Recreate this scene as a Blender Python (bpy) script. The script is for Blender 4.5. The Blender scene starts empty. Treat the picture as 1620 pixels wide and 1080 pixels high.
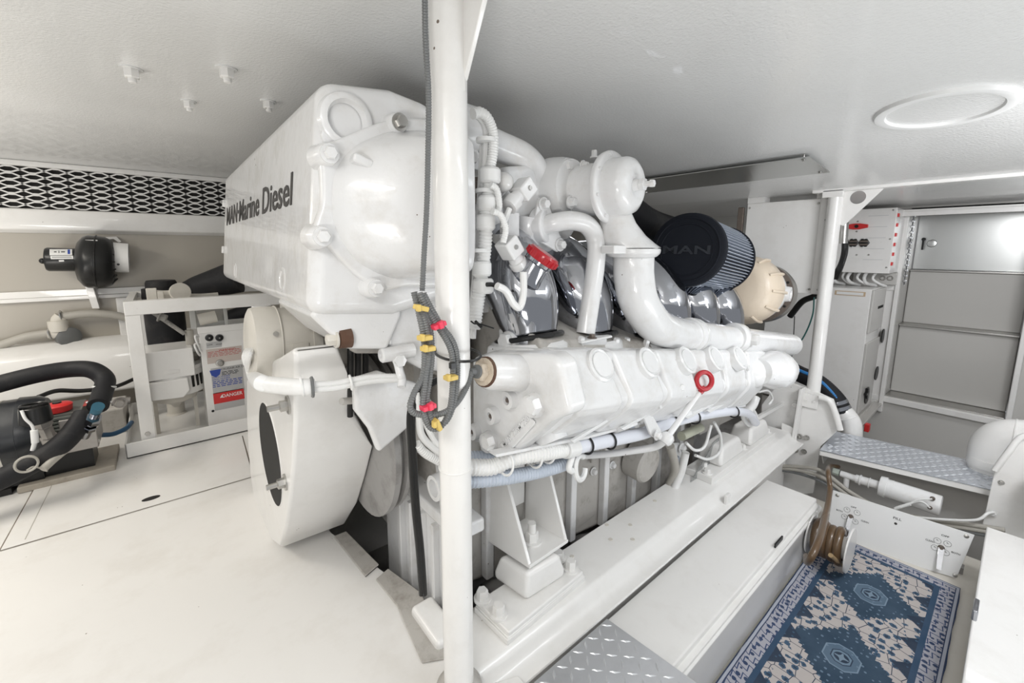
import bpy, bmesh, math, random
import numpy as np
from mathutils import Vector, Matrix
random.seed(7)
V = Vector
SC = bpy.context.scene
COL = SC.collection

# ---------------------------------------------------------------- camera
FOC, PX, PY, TT, CH, HD = 668.0, 790.0, 494.0, 0.152, 1.15, math.radians(51.2)
PIT = math.atan(TT)
CF = V((math.cos(HD) * math.cos(PIT), math.sin(HD) * math.cos(PIT), -math.sin(PIT)))
CR = V((math.sin(HD), -math.cos(HD), 0))
CU = CR.cross(CF)
CC = V((0, 0, CH))
cam = bpy.data.cameras.new('camera')
cam.sensor_width = 36; cam.lens = FOC / 1620 * 36
cam.shift_x = (810 - PX) / 1620; cam.shift_y = -(540 - PY) / 1620
cam.clip_start = 0.02
camo = bpy.data.objects.new('camera', cam); COL.objects.link(camo)
m = Matrix((CR, CU, -CF)).transposed().to_4x4(); m.translation = CC
camo.matrix_world = m
SC.camera = camo

# ---------------------------------------------------------------- light and exposure
w = bpy.data.worlds.new('world'); SC.world = w; w.use_nodes = True
w.node_tree.nodes['Background'].inputs[0].default_value = (0.93, 0.96, 1.0, 1)
w.node_tree.nodes['Background'].inputs[1].default_value = 0.34
def area(name, loc, rot, sx, sy, e, col=(1, 0.98, 0.95)):
    l = bpy.data.lights.new(name, 'AREA'); l.shape = 'RECTANGLE'; l.size = sx; l.size_y = sy
    l.energy = e; l.color = col
    o = bpy.data.objects.new(name, l); COL.objects.link(o); o.location = loc; o.rotation_euler = rot
area('overhead_fill', (-0.45, 0.0, 1.64), (0, 0, 0), 0.25, 0.9, 10)  # added overhead fill near the camera, no fixture behind it
area('overhead_fill', (-1.3, 2.6, 1.62), (0, 0, 0), 0.3, 1.2, 17, (1, 0.94, 0.84))  # added warm fill over the left deck, out of view
area('overhead_fill', (1.5, -0.5, 1.58), (0, 0, 0), 1.2, 0.25, 8.5, (0.92, 0.96, 1))  # added cool fill above the aisle, not a fitting of the room
area('overhead_fill', (2.4, 1.9, 1.52), (0, 0, 0), 0.8, 0.3, 5, (0.95, 0.97, 1))  # added fill above the engine, no fixture modelled
area('overhead_fill', (1.9, -0.45, 1.45), (0, math.radians(-68), math.radians(12)), 0.3, 0.5, 10, (0.98, 0.98, 1))  # added fill tilted to brighten the far cabinet and control box
area('bounce_fill', (-1.1, -0.9, 0.5), (math.radians(165), 0, math.radians(-45)), 0.6, 0.6, 25, (1, 0.98, 0.95))  # added light behind the camera, aimed up to brighten the ceiling
area('bounce_fill', (-1.5, 2.2, 0.35), (math.radians(172), math.radians(-25), 0), 0.5, 1.2, 30, (1, 0.97, 0.92))  # added upward light for the left ceiling and the tank front
area('bounce_fill', (1.6, -0.85, 0.25), (math.radians(160), 0, math.radians(20)), 1.4, 0.4, 13, (0.93, 0.97, 1))  # added upward light that lifts the ceiling over the aisle
area('overhead_fill', (3.9, -0.1, 1.46), (0, math.radians(-25), 0), 0.5, 0.3, 7, (0.98, 0.98, 1))  # added fill that brightens the far right end
SC.view_settings.view_transform = 'Standard'
SC.view_settings.look = 'None'
SC.view_settings.gamma = 1
SC.view_settings.use_curve_mapping = False
SC.view_settings.exposure = 0.35

# ---------------------------------------------------------------- helpers
def ray(u, v):
    return CF + CR * ((u - PX) / FOC) - CU * ((v - PY) / FOC)
def at(u, v, x=None, y=None, z=None):
    r = ray(u, v)
    if x is not None: k = x / r.x
    elif y is not None: k = y / r.y
    else: k = (z - CH) / r.z
    return CC + r * k
def P(lst, **k):
    return [at(a[0], a[1], **(a[2] if len(a) > 2 else k)) for a in lst]
def Y(u, v, y): return at(u, v, y=y)
def X(u, v, x): return at(u, v, x=x)
def Z(u, v, z): return at(u, v, z=z)
def on_plane(u, v, p0, n):
    r = ray(u, v); k = (p0 - CC).dot(n) / r.dot(n)
    return CC + r * k

def frame(ax):
    a = V(ax).normalized()
    t = V((0, 0, 1)) if abs(a.z) < 0.9 else V((1, 0, 0))
    e1 = t.cross(a).normalized(); e2 = a.cross(e1)
    return a, e1, e2

def smooth_path(pts, n=8):
    pts = [V(p) for p in pts]
    if len(pts) < 3: return pts
    out = []
    q = [pts[0] * 2 - pts[1]] + pts + [pts[-1] * 2 - pts[-2]]
    for i in range(1, len(q) - 2):
        p0, p1, p2, p3 = q[i - 1:i + 3]
        for j in range(n):
            t = j / n
            out.append(0.5 * ((2 * p1) + (p2 - p0) * t + (2 * p0 - 5 * p1 + 4 * p2 - p3) * t * t
                              + (3 * p1 - p0 - 3 * p2 + p3) * t ** 3))
    out.append(pts[-1])
    return out
def resample(pts, step):
    L = [0.0]
    for a, b in zip(pts, pts[1:]): L.append(L[-1] + (b - a).length)
    n = max(2, int(L[-1] / step)); out = []; j = 0
    for i in range(n + 1):
        s = L[-1] * i / n
        while j < len(L) - 2 and L[j + 1] < s: j += 1
        d = L[j + 1] - L[j]
        out.append(pts[j].lerp(pts[j + 1], (s - L[j]) / d if d > 1e-9 else 0))
    return out

SPLITN = {'print_line', 'bolt', 'screw', 'rivet', 'plug', 'vent', 'bracket', 'foot', 'clamp', 'clamp_ring', 'spacer', 'gauge', 'tie', 'rib', 'slot', 'collar', 'side_panel', 'support', 'drive_belt', 'casting', 'terminal_block', 'bracket_leg'}
class MB:
    def __init__(s): s.bm = bmesh.new()
    def _faces(s, vs, fs):
        vv = [s.bm.verts.new(v) for v in vs]
        for f in fs:
            try: s.bm.faces.new([vv[i] for i in f])
            except ValueError: pass
        return s
    def box(s, c, d, R=None):
        c = V(c); d = V(d) / 2
        vs = []
        for sx, sy, sz in ((-1,-1,-1),(1,-1,-1),(1,1,-1),(-1,1,-1),(-1,-1,1),(1,-1,1),(1,1,1),(-1,1,1)):
            v = V((sx * d.x, sy * d.y, sz * d.z))
            if R is not None: v = R @ v
            vs.append(c + v)
        return s._faces(vs, [(0,3,2,1),(4,5,6,7),(0,1,5,4),(1,2,6,5),(2,3,7,6),(3,0,4,7)])
    def bb(s, lo, hi):
        lo = V(lo); hi = V(hi)
        return s.box((lo + hi) / 2, hi - lo)
    def prism(s, poly, off):
        off = V(off); n = len(poly); p = [V(q) for q in poly]
        return s._faces(p + [q + off for q in p],
                        [tuple(range(n))[::-1], tuple(range(n, 2 * n))] + [(i, (i + 1) % n, n + (i + 1) % n, n + i) for i in range(n)])
    def loft(s, secs, cap=True, closed=True):
        n = len(secs[0]); vs = [V(p) for sc in secs for p in sc]; fs = []
        for k in range(len(secs) - 1):
            for i in range(n if closed else n - 1):
                j = (i + 1) % n
                fs.append((k * n + i, k * n + j, (k + 1) * n + j, (k + 1) * n + i))
        if cap: fs += [tuple(range(n))[::-1], tuple(range((len(secs) - 1) * n, len(secs) * n))]
        return s._faces(vs, fs)
    def lathe(s, o, ax, prof, seg=32, cap=True):
        a, e1, e2 = frame(ax); o = V(o); secs = []
        for h, r in prof:
            secs.append([o + a * h + (e1 * math.cos(t) + e2 * math.sin(t)) * max(r, 1e-4)
                         for t in [2 * math.pi * i / seg for i in range(seg)]])
        return s.loft(secs, cap)
    def cyl(s, p0, p1, r, r1=None, seg=24):
        p0 = V(p0); p1 = V(p1); d = p1 - p0
        return s.lathe(p0, d, [(0, r), (d.length, r if r1 is None else r1)], seg)
    def tube(s, pts, r, seg=14, n=8, ribs=None, amp=0.12, raw=False, cap=True):
        pts = [V(p) for p in pts] if raw else smooth_path(pts, n)
        if ribs: pts = resample(pts, ribs / 2)
        t0 = (pts[1] - pts[0]).normalized(); a, e1, e2 = frame(t0); secs = []
        for i, p in enumerate(pts):
            t = (pts[min(i + 1, len(pts) - 1)] - pts[max(i - 1, 0)])
            if t.length < 1e-9: t = a
            t.normalize()
            e1 = (e1 - t * e1.dot(t)).normalized(); e2 = t.cross(e1)
            rr = r(i / (len(pts) - 1)) if callable(r) else r
            if ribs and i % 2: rr *= 1 - amp
            secs.append([p + (e1 * math.cos(q) + e2 * math.sin(q)) * rr for q in [2 * math.pi * j / seg for j in range(seg)]])
        return s.loft(secs, cap)
    def hexb(s, p, ax, r=0.012, h=0.01, washer=True):
        a, e1, e2 = frame(ax); p = V(p)
        if washer: s.lathe(p, a, [(0, r * 1.45), (h * .25, r * 1.45)], 20)
        b = p + a * (h * .25 if washer else 0)
        s.lathe(b, a, [(0, r), (h * .8, r), (h, r * .86)], 6)
        return s
    def sphere(s, c, r, sc=(1, 1, 1), seg=16):
        c = V(c); secs = []
        for i in range(seg // 2 + 1):
            t = math.pi * i / (seg // 2)
            secs.append([c + V((r * sc[0] * math.sin(t) * math.cos(q), r * sc[1] * math.sin(t) * math.sin(q), r * sc[2] * math.cos(t)))
                         if 0 < i < seg // 2 else c + V((1e-5 * math.cos(q), 1e-5 * math.sin(q), r * sc[2] * math.cos(t)))
                         for q in [2 * math.pi * j / seg for j in range(seg)]])
        return s.loft(secs, False)
    def torus(s, c, ax, R, r, seg=32, ss=10, arc=2 * math.pi, a0=0):
        a, e1, e2 = frame(ax); c = V(c); full = abs(arc - 2 * math.pi) < 1e-6
        pts = [c + (e1 * math.cos(a0 + arc * i / seg) + e2 * math.sin(a0 + arc * i / seg)) * R for i in range(seg + 1)]
        return s.tube(pts, r, ss, raw=True)
    def _split(s):
        bm = s.bm; bm.verts.ensure_lookup_table(); n = len(bm.verts); comp = [-1] * n; k = 0
        bm.verts.index_update()
        for v in bm.verts:
            if comp[v.index] >= 0: continue
            st = [v]; comp[v.index] = k
            while st:
                q = st.pop()
                for e in q.link_edges:
                    w_ = e.other_vert(q)
                    if comp[w_.index] < 0: comp[w_.index] = k; st.append(w_)
            k += 1
        bx = [[V((1e9,) * 3), V((-1e9,) * 3)] for _ in range(k)]
        for v in bm.verts:
            lo, hi = bx[comp[v.index]]
            for i in range(3): lo[i] = min(lo[i], v.co[i]); hi[i] = max(hi[i], v.co[i])
        par = list(range(k))
        def f(a):
            while par[a] != a: a = par[a]
            return a
        for a in range(k):
            for c in range(a + 1, k):
                if all(bx[a][0][i] <= bx[c][1][i] + .0015 and bx[c][0][i] <= bx[a][1][i] + .0015 for i in range(3)): par[f(a)] = f(c)
        roots = sorted({f(a) for a in range(k)})
        if len(roots) < 2: return [s]
        out = []
        for r_ in roots:
            mb = MB(); mb.bm.free(); mb.bm = bm.copy(); mb.bm.verts.ensure_lookup_table(); mb.bm.verts.index_update()
            bmesh.ops.delete(mb.bm, geom=[v for v in mb.bm.verts if f(comp[v.index]) != r_], context='VERTS'); out.append(mb)
        bm.free(); return out
    def build(s, name, mat, parent=None, *a, **k):
        if parent is not None and name in SPLITN:
            o = None
            for q in s._split(): o = q._build(name, mat, parent, *a, **k)
            return o
        return s._build(name, mat, parent, *a, **k)
    def _build(s, name, mat, parent=None, bevel=0, bseg=2, smooth=True, ang=35, sub=0, keep=False, **tags):
        bm = s.bm
        bmesh.ops.recalc_face_normals(bm, faces=bm.faces)
        me = bpy.data.meshes.new(name); bm.to_mesh(me); bm.free()
        o = bpy.data.objects.new(name, me); COL.objects.link(o)
        if isinstance(mat, (list, tuple)):
            for q in mat: me.materials.append(q)
        else: me.materials.append(mat)
        if smooth:
            me.shade_smooth()
            if not bevel and not sub: me.set_sharp_from_angle(angle=math.radians(ang))
        if bevel:
            b = o.modifiers.new('bevel', 'BEVEL'); b.width = bevel; b.segments = bseg
            b.limit_method = 'ANGLE'; b.angle_limit = math.radians(ang); b.harden_normals = True
            b.use_clamp_overlap = True
        if sub:
            b = o.modifiers.new('sub', 'SUBSURF'); b.levels = sub; b.render_levels = sub
        if parent is not None:
            o.parent = parent
            o.matrix_parent_inverse = Matrix.Translation(-world_loc(parent))
        for k, q in tags.items(): o[k] = q
        return o
def world_loc(o):
    l = V((0, 0, 0))
    while o is not None and o.parent is None and o.type == 'EMPTY':
        return V(o.location)
    return V((0, 0, 0)) if o.parent is None else V((0, 0, 0))
def tag(o, label, cat, group=None, kind=None):
    o['label'] = label; o['category'] = cat
    if group: o['group'] = group
    if kind: o['kind'] = kind
    return o
def thing(name, label, cat, loc=(0, 0, 0), group=None):
    o = bpy.data.objects.new(name, None); COL.objects.link(o); o.location = loc; o.empty_display_size = 0.05
    return tag(o, label, cat, group)
def struct(o):
    o['kind'] = 'structure'; return o
def text(s, org, xd, yd, w, h, mat, name, parent, depth=0.0006, shear=0, bold=0.0):
    """mesh lettering fitted to a w x h rectangle at org (lower left corner)"""
    cu = bpy.data.curves.new('lettering', 'FONT'); cu.body = s; cu.shear = shear; cu.offset = bold; cu.resolution_u = 3
    cu.extrude = 0.01
    ob = bpy.data.objects.new('lettering', cu); COL.objects.link(ob)
    dg = bpy.context.evaluated_depsgraph_get(); dg.update()
    me = bpy.data.meshes.new_from_object(ob.evaluated_get(dg))
    bpy.data.objects.remove(ob)
    xs = [v.co.x for v in me.vertices]; ys = [v.co.y for v in me.vertices]
    x0, x1, y0, y1 = min(xs), max(xs), min(ys), max(ys)
    xd = V(xd).normalized(); yd = V(yd).normalized(); n = xd.cross(yd); org = V(org)
    for v in me.vertices:
        v.co = org + xd * ((v.co.x - x0) / (x1 - x0) * w) + yd * ((v.co.y - y0) / (y1 - y0) * h) + n * (v.co.z / 0.01 * depth)
    o = bpy.data.objects.new(name, me); COL.objects.link(o)
    me.materials.clear(); me.materials.append(mat)
    if parent is not None:
        o.parent = parent; o.matrix_parent_inverse = Matrix.Translation(-world_loc(parent))
    return o

# ---------------------------------------------------------------- materials
def mat(name, col, rough=0.35, metal=0.0, dirt=0.0, dcol=(0.25, 0.2, 0.15), bump=0.0, bscale=60, dscale=6, coat=0.0, spec=0.5, alpha=None, trans=0, chips=0):
    M = bpy.data.materials.new(name); M.use_nodes = True
    nt = M.node_tree; b = nt.nodes['Principled BSDF']
    b.inputs['Base Color'].default_value = (*col, 1); b.inputs['Roughness'].default_value = rough
    b.inputs['Metallic'].default_value = metal; b.inputs['Coat Weight'].default_value = coat
    b.inputs['Specular IOR Level'].default_value = spec; b.inputs['Transmission Weight'].default_value = trans
    tc = nt.nodes.new('ShaderNodeTexCoord')
    if dirt:
        n = nt.nodes.new('ShaderNodeTexNoise'); n.inputs['Scale'].default_value = dscale; n.inputs['Detail'].default_value = 8
        n.inputs['Roughness'].default_value = 0.68
        nt.links.new(tc.outputs['Object'], n.inputs['Vector'])
        r = nt.nodes.new('ShaderNodeValToRGB'); r.color_ramp.elements[0].position = 0.5; r.color_ramp.elements[1].position = 0.85
        r.color_ramp.elements[0].color = (0, 0, 0, 1); r.color_ramp.elements[1].color = (dirt, dirt, dirt, 1)
        nt.links.new(n.outputs['Fac'], r.inputs['Fac'])
        mx = nt.nodes.new('ShaderNodeMix'); mx.data_type = 'RGBA'
        mx.inputs['A'].default_value = (*col, 1); mx.inputs['B'].default_value = (*dcol, 1)
        nt.links.new(r.outputs['Color'], mx.inputs['Factor']); nt.links.new(mx.outputs['Result'], b.inputs['Base Color'])
        if chips:   # small paint chips scattered over the surface
            vo = nt.nodes.new('ShaderNodeTexVoronoi'); vo.inputs['Scale'].default_value = 26
            nn = nt.nodes.new('ShaderNodeTexNoise'); nn.inputs['Scale'].default_value = 5; nn.inputs['Detail'].default_value = 4
            for q in (vo, nn): nt.links.new(tc.outputs['Object'], q.inputs['Vector'])
            t1 = nt.nodes.new('ShaderNodeMath'); t1.operation = 'MULTIPLY_ADD'; t1.inputs[1].default_value = .55; t1.inputs[2].default_value = -.55 * (.555 - .03 * chips)
            nt.links.new(nn.outputs['Fac'], t1.inputs[0])
            t2 = nt.nodes.new('ShaderNodeMath'); t2.operation = 'LESS_THAN'
            nt.links.new(vo.outputs['Distance'], t2.inputs[0]); nt.links.new(t1.outputs[0], t2.inputs[1])
            m2 = nt.nodes.new('ShaderNodeMix'); m2.data_type = 'RGBA'; m2.inputs['B'].default_value = (.17, .13, .1, 1)
            nt.links.new(mx.outputs['Result'], m2.inputs['A']); nt.links.new(t2.outputs[0], m2.inputs['Factor'])
            nt.links.new(m2.outputs['Result'], b.inputs['Base Color'])
    if bump:
        n = nt.nodes.new('ShaderNodeTexNoise'); n.inputs['Scale'].default_value = bscale; n.inputs['Detail'].default_value = 3
        nt.links.new(tc.outputs['Object'], n.inputs['Vector'])
        q = nt.nodes.new('ShaderNodeBump'); q.inputs['Strength'].default_value = bump; q.inputs['Distance'].default_value = 0.002
        nt.links.new(n.outputs['Fac'], q.inputs['Height']); nt.links.new(q.outputs['Normal'], b.inputs['Normal'])
    return M
WHITE = mat('white_enamel', (0.83, 0.82, 0.80), 0.28, dirt=0.25, dcol=(0.5, 0.46, 0.4), bump=0.4, bscale=25, coat=0.3, chips=.6)
WHITE2 = mat('white_engine_paint', (0.77, 0.77, 0.77), 0.25, dirt=0.6, dcol=(0.52, 0.48, 0.42), bump=0.6, bscale=30, dscale=9, coat=0.35, chips=1)
CREAM = mat('cream_paint', (0.66, 0.63, 0.57), 0.35, dirt=0.3, dcol=(0.4, 0.35, 0.28), bump=0.2)
BEIGE = mat('beige_casting_paint', (0.68, 0.58, 0.46), 0.35, dirt=0.3, dcol=(0.4, 0.3, 0.2), bump=0.5, bscale=80)
DECK = mat('white_deck_paint', (0.80, 0.785, 0.76), 0.3, dirt=0.35, dcol=(0.5, 0.45, 0.38), bump=0.3, bscale=8, dscale=3.5, coat=0.2, chips=.5)
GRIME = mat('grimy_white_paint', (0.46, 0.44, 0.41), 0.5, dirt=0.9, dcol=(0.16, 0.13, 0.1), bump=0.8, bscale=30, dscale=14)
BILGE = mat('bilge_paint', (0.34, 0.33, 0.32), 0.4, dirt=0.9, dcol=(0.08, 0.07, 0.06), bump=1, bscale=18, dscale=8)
CEIL = mat('ceiling_gloss_paint', (0.76, 0.76, 0.75), 0.2, bump=0.8, bscale=120, coat=0.2, dirt=0.12, dcol=(0.42, 0.42, 0.4), dscale=2)
WALLM = mat('grey_white_wall_paint', (0.43, 0.40, 0.35), 0.28, bump=0.2, bscale=12, dirt=0.2, dcol=(0.45, 0.42, 0.38), dscale=3)
WALLR = mat('cool_white_wall_paint', (0.56, 0.55, 0.525), 0.25, bump=0.2, bscale=12)
GREYW = mat('grey_panel_paint', (0.52, 0.50, 0.47), 0.22, bump=0.25, bscale=6, coat=0.3)
BLACK = mat('black_plastic', (0.015, 0.015, 0.015), 0.3, spec=.35)
RUBBER = mat('black_rubber', (0.016, 0.016, 0.018), 0.6, spec=.25, dirt=0.4, dcol=(0.12, 0.11, 0.1), bump=0.3)
NAVY = mat('filter_rubber', (0.01, 0.012, 0.018), 0.6, spec=.2)
DARK = mat('dark_void', (0.012, 0.011, 0.01), 0.8)
CHROME = mat('polished_chrome', (0.42, 0.43, 0.46), 0.07, 1.0, bump=1.0, bscale=7)
STEEL = mat('brushed_steel', (0.5, 0.49, 0.47), 0.32, 1.0, bump=0.2, bscale=40)
STAIN = mat('stainless_sheet', (0.55, 0.56, 0.55), 0.28, 1.0, bump=0.15, bscale=8)
ALU = mat('aluminium_tread', (0.62, 0.63, 0.65), 0.32, 0.6, dirt=0.3, dcol=(0.3, 0.3, 0.3), dscale=10)
ALUW = mat('painted_aluminium_tread', (0.60, 0.63, 0.68), 0.25, 0.5)
ALUR = mat('pale_tread_tips', (0.85, 0.88, 0.92), 0.15, 0.6)  # raised marks paler and shinier than the plate
RED = mat('red_enamel', (0.42, 0.006, 0.015), 0.3, coat=0.3)
REDP = mat('red_plastic', (0.62, 0.03, 0.03), 0.4)
PINK = mat('pink_red_clip', (0.75, 0.05, 0.1), 0.4)
YEL = mat('yellow_clip', (0.66, 0.48, 0.13), 0.45)
RUST = mat('rust', (0.1, 0.05, 0.03), 0.8, dirt=0.6, dcol=(0.3, 0.25, 0.2))
GREYC = mat('grey_conduit', (0.15, 0.155, 0.155), 0.4)
GREYH = mat('grey_hose', (0.42, 0.4, 0.36), 0.45)
WCON = mat('white_conduit', (0.80, 0.80, 0.79), 0.35, dirt=0.3, dcol=(0.5, 0.46, 0.4), dscale=12)
BLUEC = mat('bluish_conduit', (0.5, 0.55, 0.63), 0.35)
BROWN = mat('brown_hose', (0.115, 0.068, 0.033), 0.3, coat=0.3)
BLUE = mat('blue_stripe', (0.03, 0.2, 0.5), 0.4)
GREEN = mat('green_wire', (0.02, 0.1, 0.09), 0.4)
BROWNM = mat('weathered_iron', (0.17, 0.14, 0.12), 0.5, 0.6, dirt=0.5, dcol=(0.3, 0.27, 0.22), dscale=25)
LABELW = mat('white_label', (0.8, 0.8, 0.79), 0.4)
LABELS = mat('silver_label', (0.5, 0.5, 0.5), 0.35, 0.3)
INK = mat('black_ink', (0.025, 0.022, 0.02), 0.5)
INKB = mat('blue_ink', (0.03, 0.07, 0.35), 0.5)
INKR = mat('red_ink', (0.45, 0.05, 0.04), 0.5)
CLEAR = mat('clear_plastic', (0.75, 0.76, 0.76), 0.15, alpha=None, trans=0.85)
WOOD = mat('wooden_peg', (0.4, 0.28, 0.15), 0.5)
CONC = mat('weathered_sill', (0.3, 0.27, 0.22), 0.6, dirt=1, dcol=(0.06, 0.05, 0.04), bump=1, bscale=25, dscale=14)
# ================================================================ THE ROOM
def ceil_z(x):
    t = min(1, max(0, (x - 0.75) / 2.35))
    return 1.70 - 0.216 * (t * t * (3 - 2 * t) * 0.35 + t * 0.65)
def at_ceil(u, v):
    z = 1.6
    for _ in range(20):
        p = at(u, v, z=z); z = 0.5 * z + 0.5 * ceil_z(p.x)
    return p
RUGZ = -0.35
b = MB()
xs = [-2.6 + 0.1 * i for i in range(58)] + [3.1]
xs = sorted(x for x in xs if x <= 3.1)
b.prism([(x, -1.6, ceil_z(x)) for x in xs] + [(3.1, -1.6, 1.8), (-2.6, -1.6, 1.8)], (0, 6.1, 0))
struct(b.build('ceiling', CEIL, ang=30))
b = MB(); b.bb((3.1, -1.6, 1.484), (5.6, 4.5, 1.6))
struct(b.build('ceiling', CEIL))
# left deck, with the opening for the engine
b = MB()
edge = [Z(522, 846, 0), Z(560, 842, 0), Z(578, 912, 0), Z(604, 895, 0), Z(655, 940, 0), Z(668, 1000, 0), V((0.50, 0.86, 0))]
pts = [V((-2.6, 4.2, 0)), V((-2.6, 0.55, 0)), V((0.66, 0.55, 0)), V((0.66, 0.74, 0)), V((0.56, 0.78, 0))] + edge[::-1][0:0]
e0, e1 = V((0.45, 1.66, 0)), V((0.57, 1.15, 0))
pts += [V((0.53, 0.88, 0)), e1, e0 + V((0.0, 0, 0)), V((0.42, 2.35, 0)), V((5, 2.35, 0)), V((5, 4.2, 0))]
b.prism([p + V((0, 0, -0.05)) for p in pts], (0, 0, 0.05))
struct(b.build('floor', DECK, bevel=0.004))
b = MB()
b.bb((-2.6, -1.6, RUGZ - 0.08), (3.0, 0.74, RUGZ - 0.012)); struct(b.build('floor', CREAM))
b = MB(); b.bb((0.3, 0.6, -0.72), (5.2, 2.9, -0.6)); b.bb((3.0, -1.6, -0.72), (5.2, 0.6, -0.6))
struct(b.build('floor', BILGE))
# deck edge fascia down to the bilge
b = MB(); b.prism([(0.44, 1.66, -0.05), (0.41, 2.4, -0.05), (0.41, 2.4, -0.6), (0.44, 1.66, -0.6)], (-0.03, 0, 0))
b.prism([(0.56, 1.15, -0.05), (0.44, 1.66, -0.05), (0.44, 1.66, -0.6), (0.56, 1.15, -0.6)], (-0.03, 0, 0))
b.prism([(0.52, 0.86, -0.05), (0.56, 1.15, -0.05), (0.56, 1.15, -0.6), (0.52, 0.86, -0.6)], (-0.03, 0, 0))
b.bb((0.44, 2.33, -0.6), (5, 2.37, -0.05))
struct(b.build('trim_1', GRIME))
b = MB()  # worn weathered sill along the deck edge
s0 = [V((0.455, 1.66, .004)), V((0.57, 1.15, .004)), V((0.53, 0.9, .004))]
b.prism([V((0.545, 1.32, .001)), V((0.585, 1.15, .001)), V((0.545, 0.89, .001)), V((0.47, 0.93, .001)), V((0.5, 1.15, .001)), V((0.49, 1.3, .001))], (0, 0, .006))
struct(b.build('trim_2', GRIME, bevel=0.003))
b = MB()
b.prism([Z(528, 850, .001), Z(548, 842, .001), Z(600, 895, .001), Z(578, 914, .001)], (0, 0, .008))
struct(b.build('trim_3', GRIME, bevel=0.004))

# left wall (y = 4.1) with its steps
WY = 4.1
b = MB()
b.bb((-2.6, WY, -0.1), (5.0, WY + 0.06, 1.75))
struct(b.build('wall_left', WALLM))
b = MB()   # projecting shelf beam under the grille
prof = [(WY, 1.405), (WY - 0.055, 1.40), (WY - 0.06, 1.385), (WY - 0.045, 1.27), (WY, 1.245)]
b.prism([(-2.6, y, z) for y, z in prof], (4.6, 0, 0))
b.bb((-2.6, WY - 0.05, 1.665), (2.0, WY, 1.70))
struct(b.build('trim_4', WHITE, bevel=0.008))
b = MB(); b.bb((-2.6, WY - 0.03, 0.80), (2.0, WY, 0.825)); b.bb((-2.6, WY - 0.02, 0.825), (2, WY, 0.87))
struct(b.build('trim_5', WHITE, bevel=0.004))
b = MB(); b.bb((-0.26, WY - 0.05, 0.44), (-0.17, WY, 0.80)); struct(b.build('trim_6', WHITE, bevel=0.01))
b = MB()   # rounded box ledge along the foot of the wall
prof = [(WY, 0.53), (WY - 0.12, 0.525), (WY - 0.22, 0.47), (WY - 0.25, 0.38), (WY - 0.25, 0.17), (WY, 0.17)]
b.prism([(-2.6, y, z) for y, z in prof], (4.6, 0, 0))
struct(b.build('trim_7', WHITE, bevel=0.02, bseg=4))
# diamond grille in the wall
g = thing('diamond_grille', 'white expanded metal grille over a dark vent at the top of the left wall', 'grille', (-1, WY, 1.4))
b = MB(); b.bb((-2.3, WY - 0.012, 1.405), (1.2, WY - 0.004, 1.665)); b.build('dark_backing', DARK, g)
b = MB(); n = 6; ph = 0.26 / n; pw = 0.105
zc0 = 1.405
def strand(x0, z0, x1, z1):
    d = V((x1 - x0, 0, z1 - z0)); q = V((-d.z, 0, d.x)).normalized() * 0.0042
    b.prism([V((x0, WY - 0.03, z0)) - q, V((x1, WY - 0.03, z1)) - q, V((x1, WY - 0.03, z1)) + q, V((x0, WY - 0.03, z0)) + q], (0, 0.012, 0))
x = -2.2
while x < 1.1:
    for k in range(n):
        z = zc0 + k * ph; m_ = 0.28
        strand(x, z + ph / 2, x + pw * .36, z + ph * .9); strand(x, z + ph / 2, x + pw * .36, z + ph * .1)
        strand(x + pw, z + ph / 2, x + pw * .64, z + ph * .9); strand(x + pw, z + ph / 2, x + pw * .64, z + ph * .1)
        strand(x + pw * .36, z + ph * .9, x + pw * .64, z + ph * .9)
        strand(x + pw * .36, z + ph * .1, x + pw * .64, z + ph * .1)
    x += pw
b.build('mesh_screen', WHITE, g, smooth=False)

# far bulkhead (x = 4.8) with the opening of the steps
BX = 4.8
OY0, OY1, OZ0, OZ1 = -0.03, 0.64, -0.11, 1.43
b = MB()
b.bb((BX, OY1, -0.6), (BX + .05, 4.2, 1.6)); b.bb((BX, -1.6, -0.6), (BX + .05, OY0 - 0.0, 1.6))
b.bb((BX, OY0, OZ1), (BX + .05, OY1, 1.6)); b.bb((BX, OY0, -0.6), (BX + .05, OY1, OZ0))
struct(b.build('wall_back', WALLR))
b = MB()
for yy in (OY1 + 0.0, OY1 + 0.085): b.bb((BX - 0.05, yy, -0.25), (BX, yy + 0.03, 1.45))
b.bb((BX - 0.03, OY1 + 0.03, -0.2), (BX, OY1 + 0.085, 1.45))
b.bb((BX - 0.05, OY0 - 0.03, -0.25), (BX, OY0, 1.45))
b.bb((BX - 0.035, OY0 - 0.03, OZ0 - 0.05), (BX, OY1 + 0.1, OZ0))
struct(b.build('trim_8', WHITE, bevel=0.006))
b = MB(); b.bb((BX - 0.16, -0.5, 1.40), (BX - 0.12, OY1 + 0.05, 1.435)); b.bb((BX - .16, -.5, 1.435), (BX, OY1 + .05, 1.45))
struct(b.build('trim_9', WHITE, bevel=0.003))
# lip of the ceiling beam
b = MB(); b.bb((3.06, -1.0, 1.470), (3.13, 0.85, 1.497)); struct(b.build('trim_10', WHITE, bevel=0.004))
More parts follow.
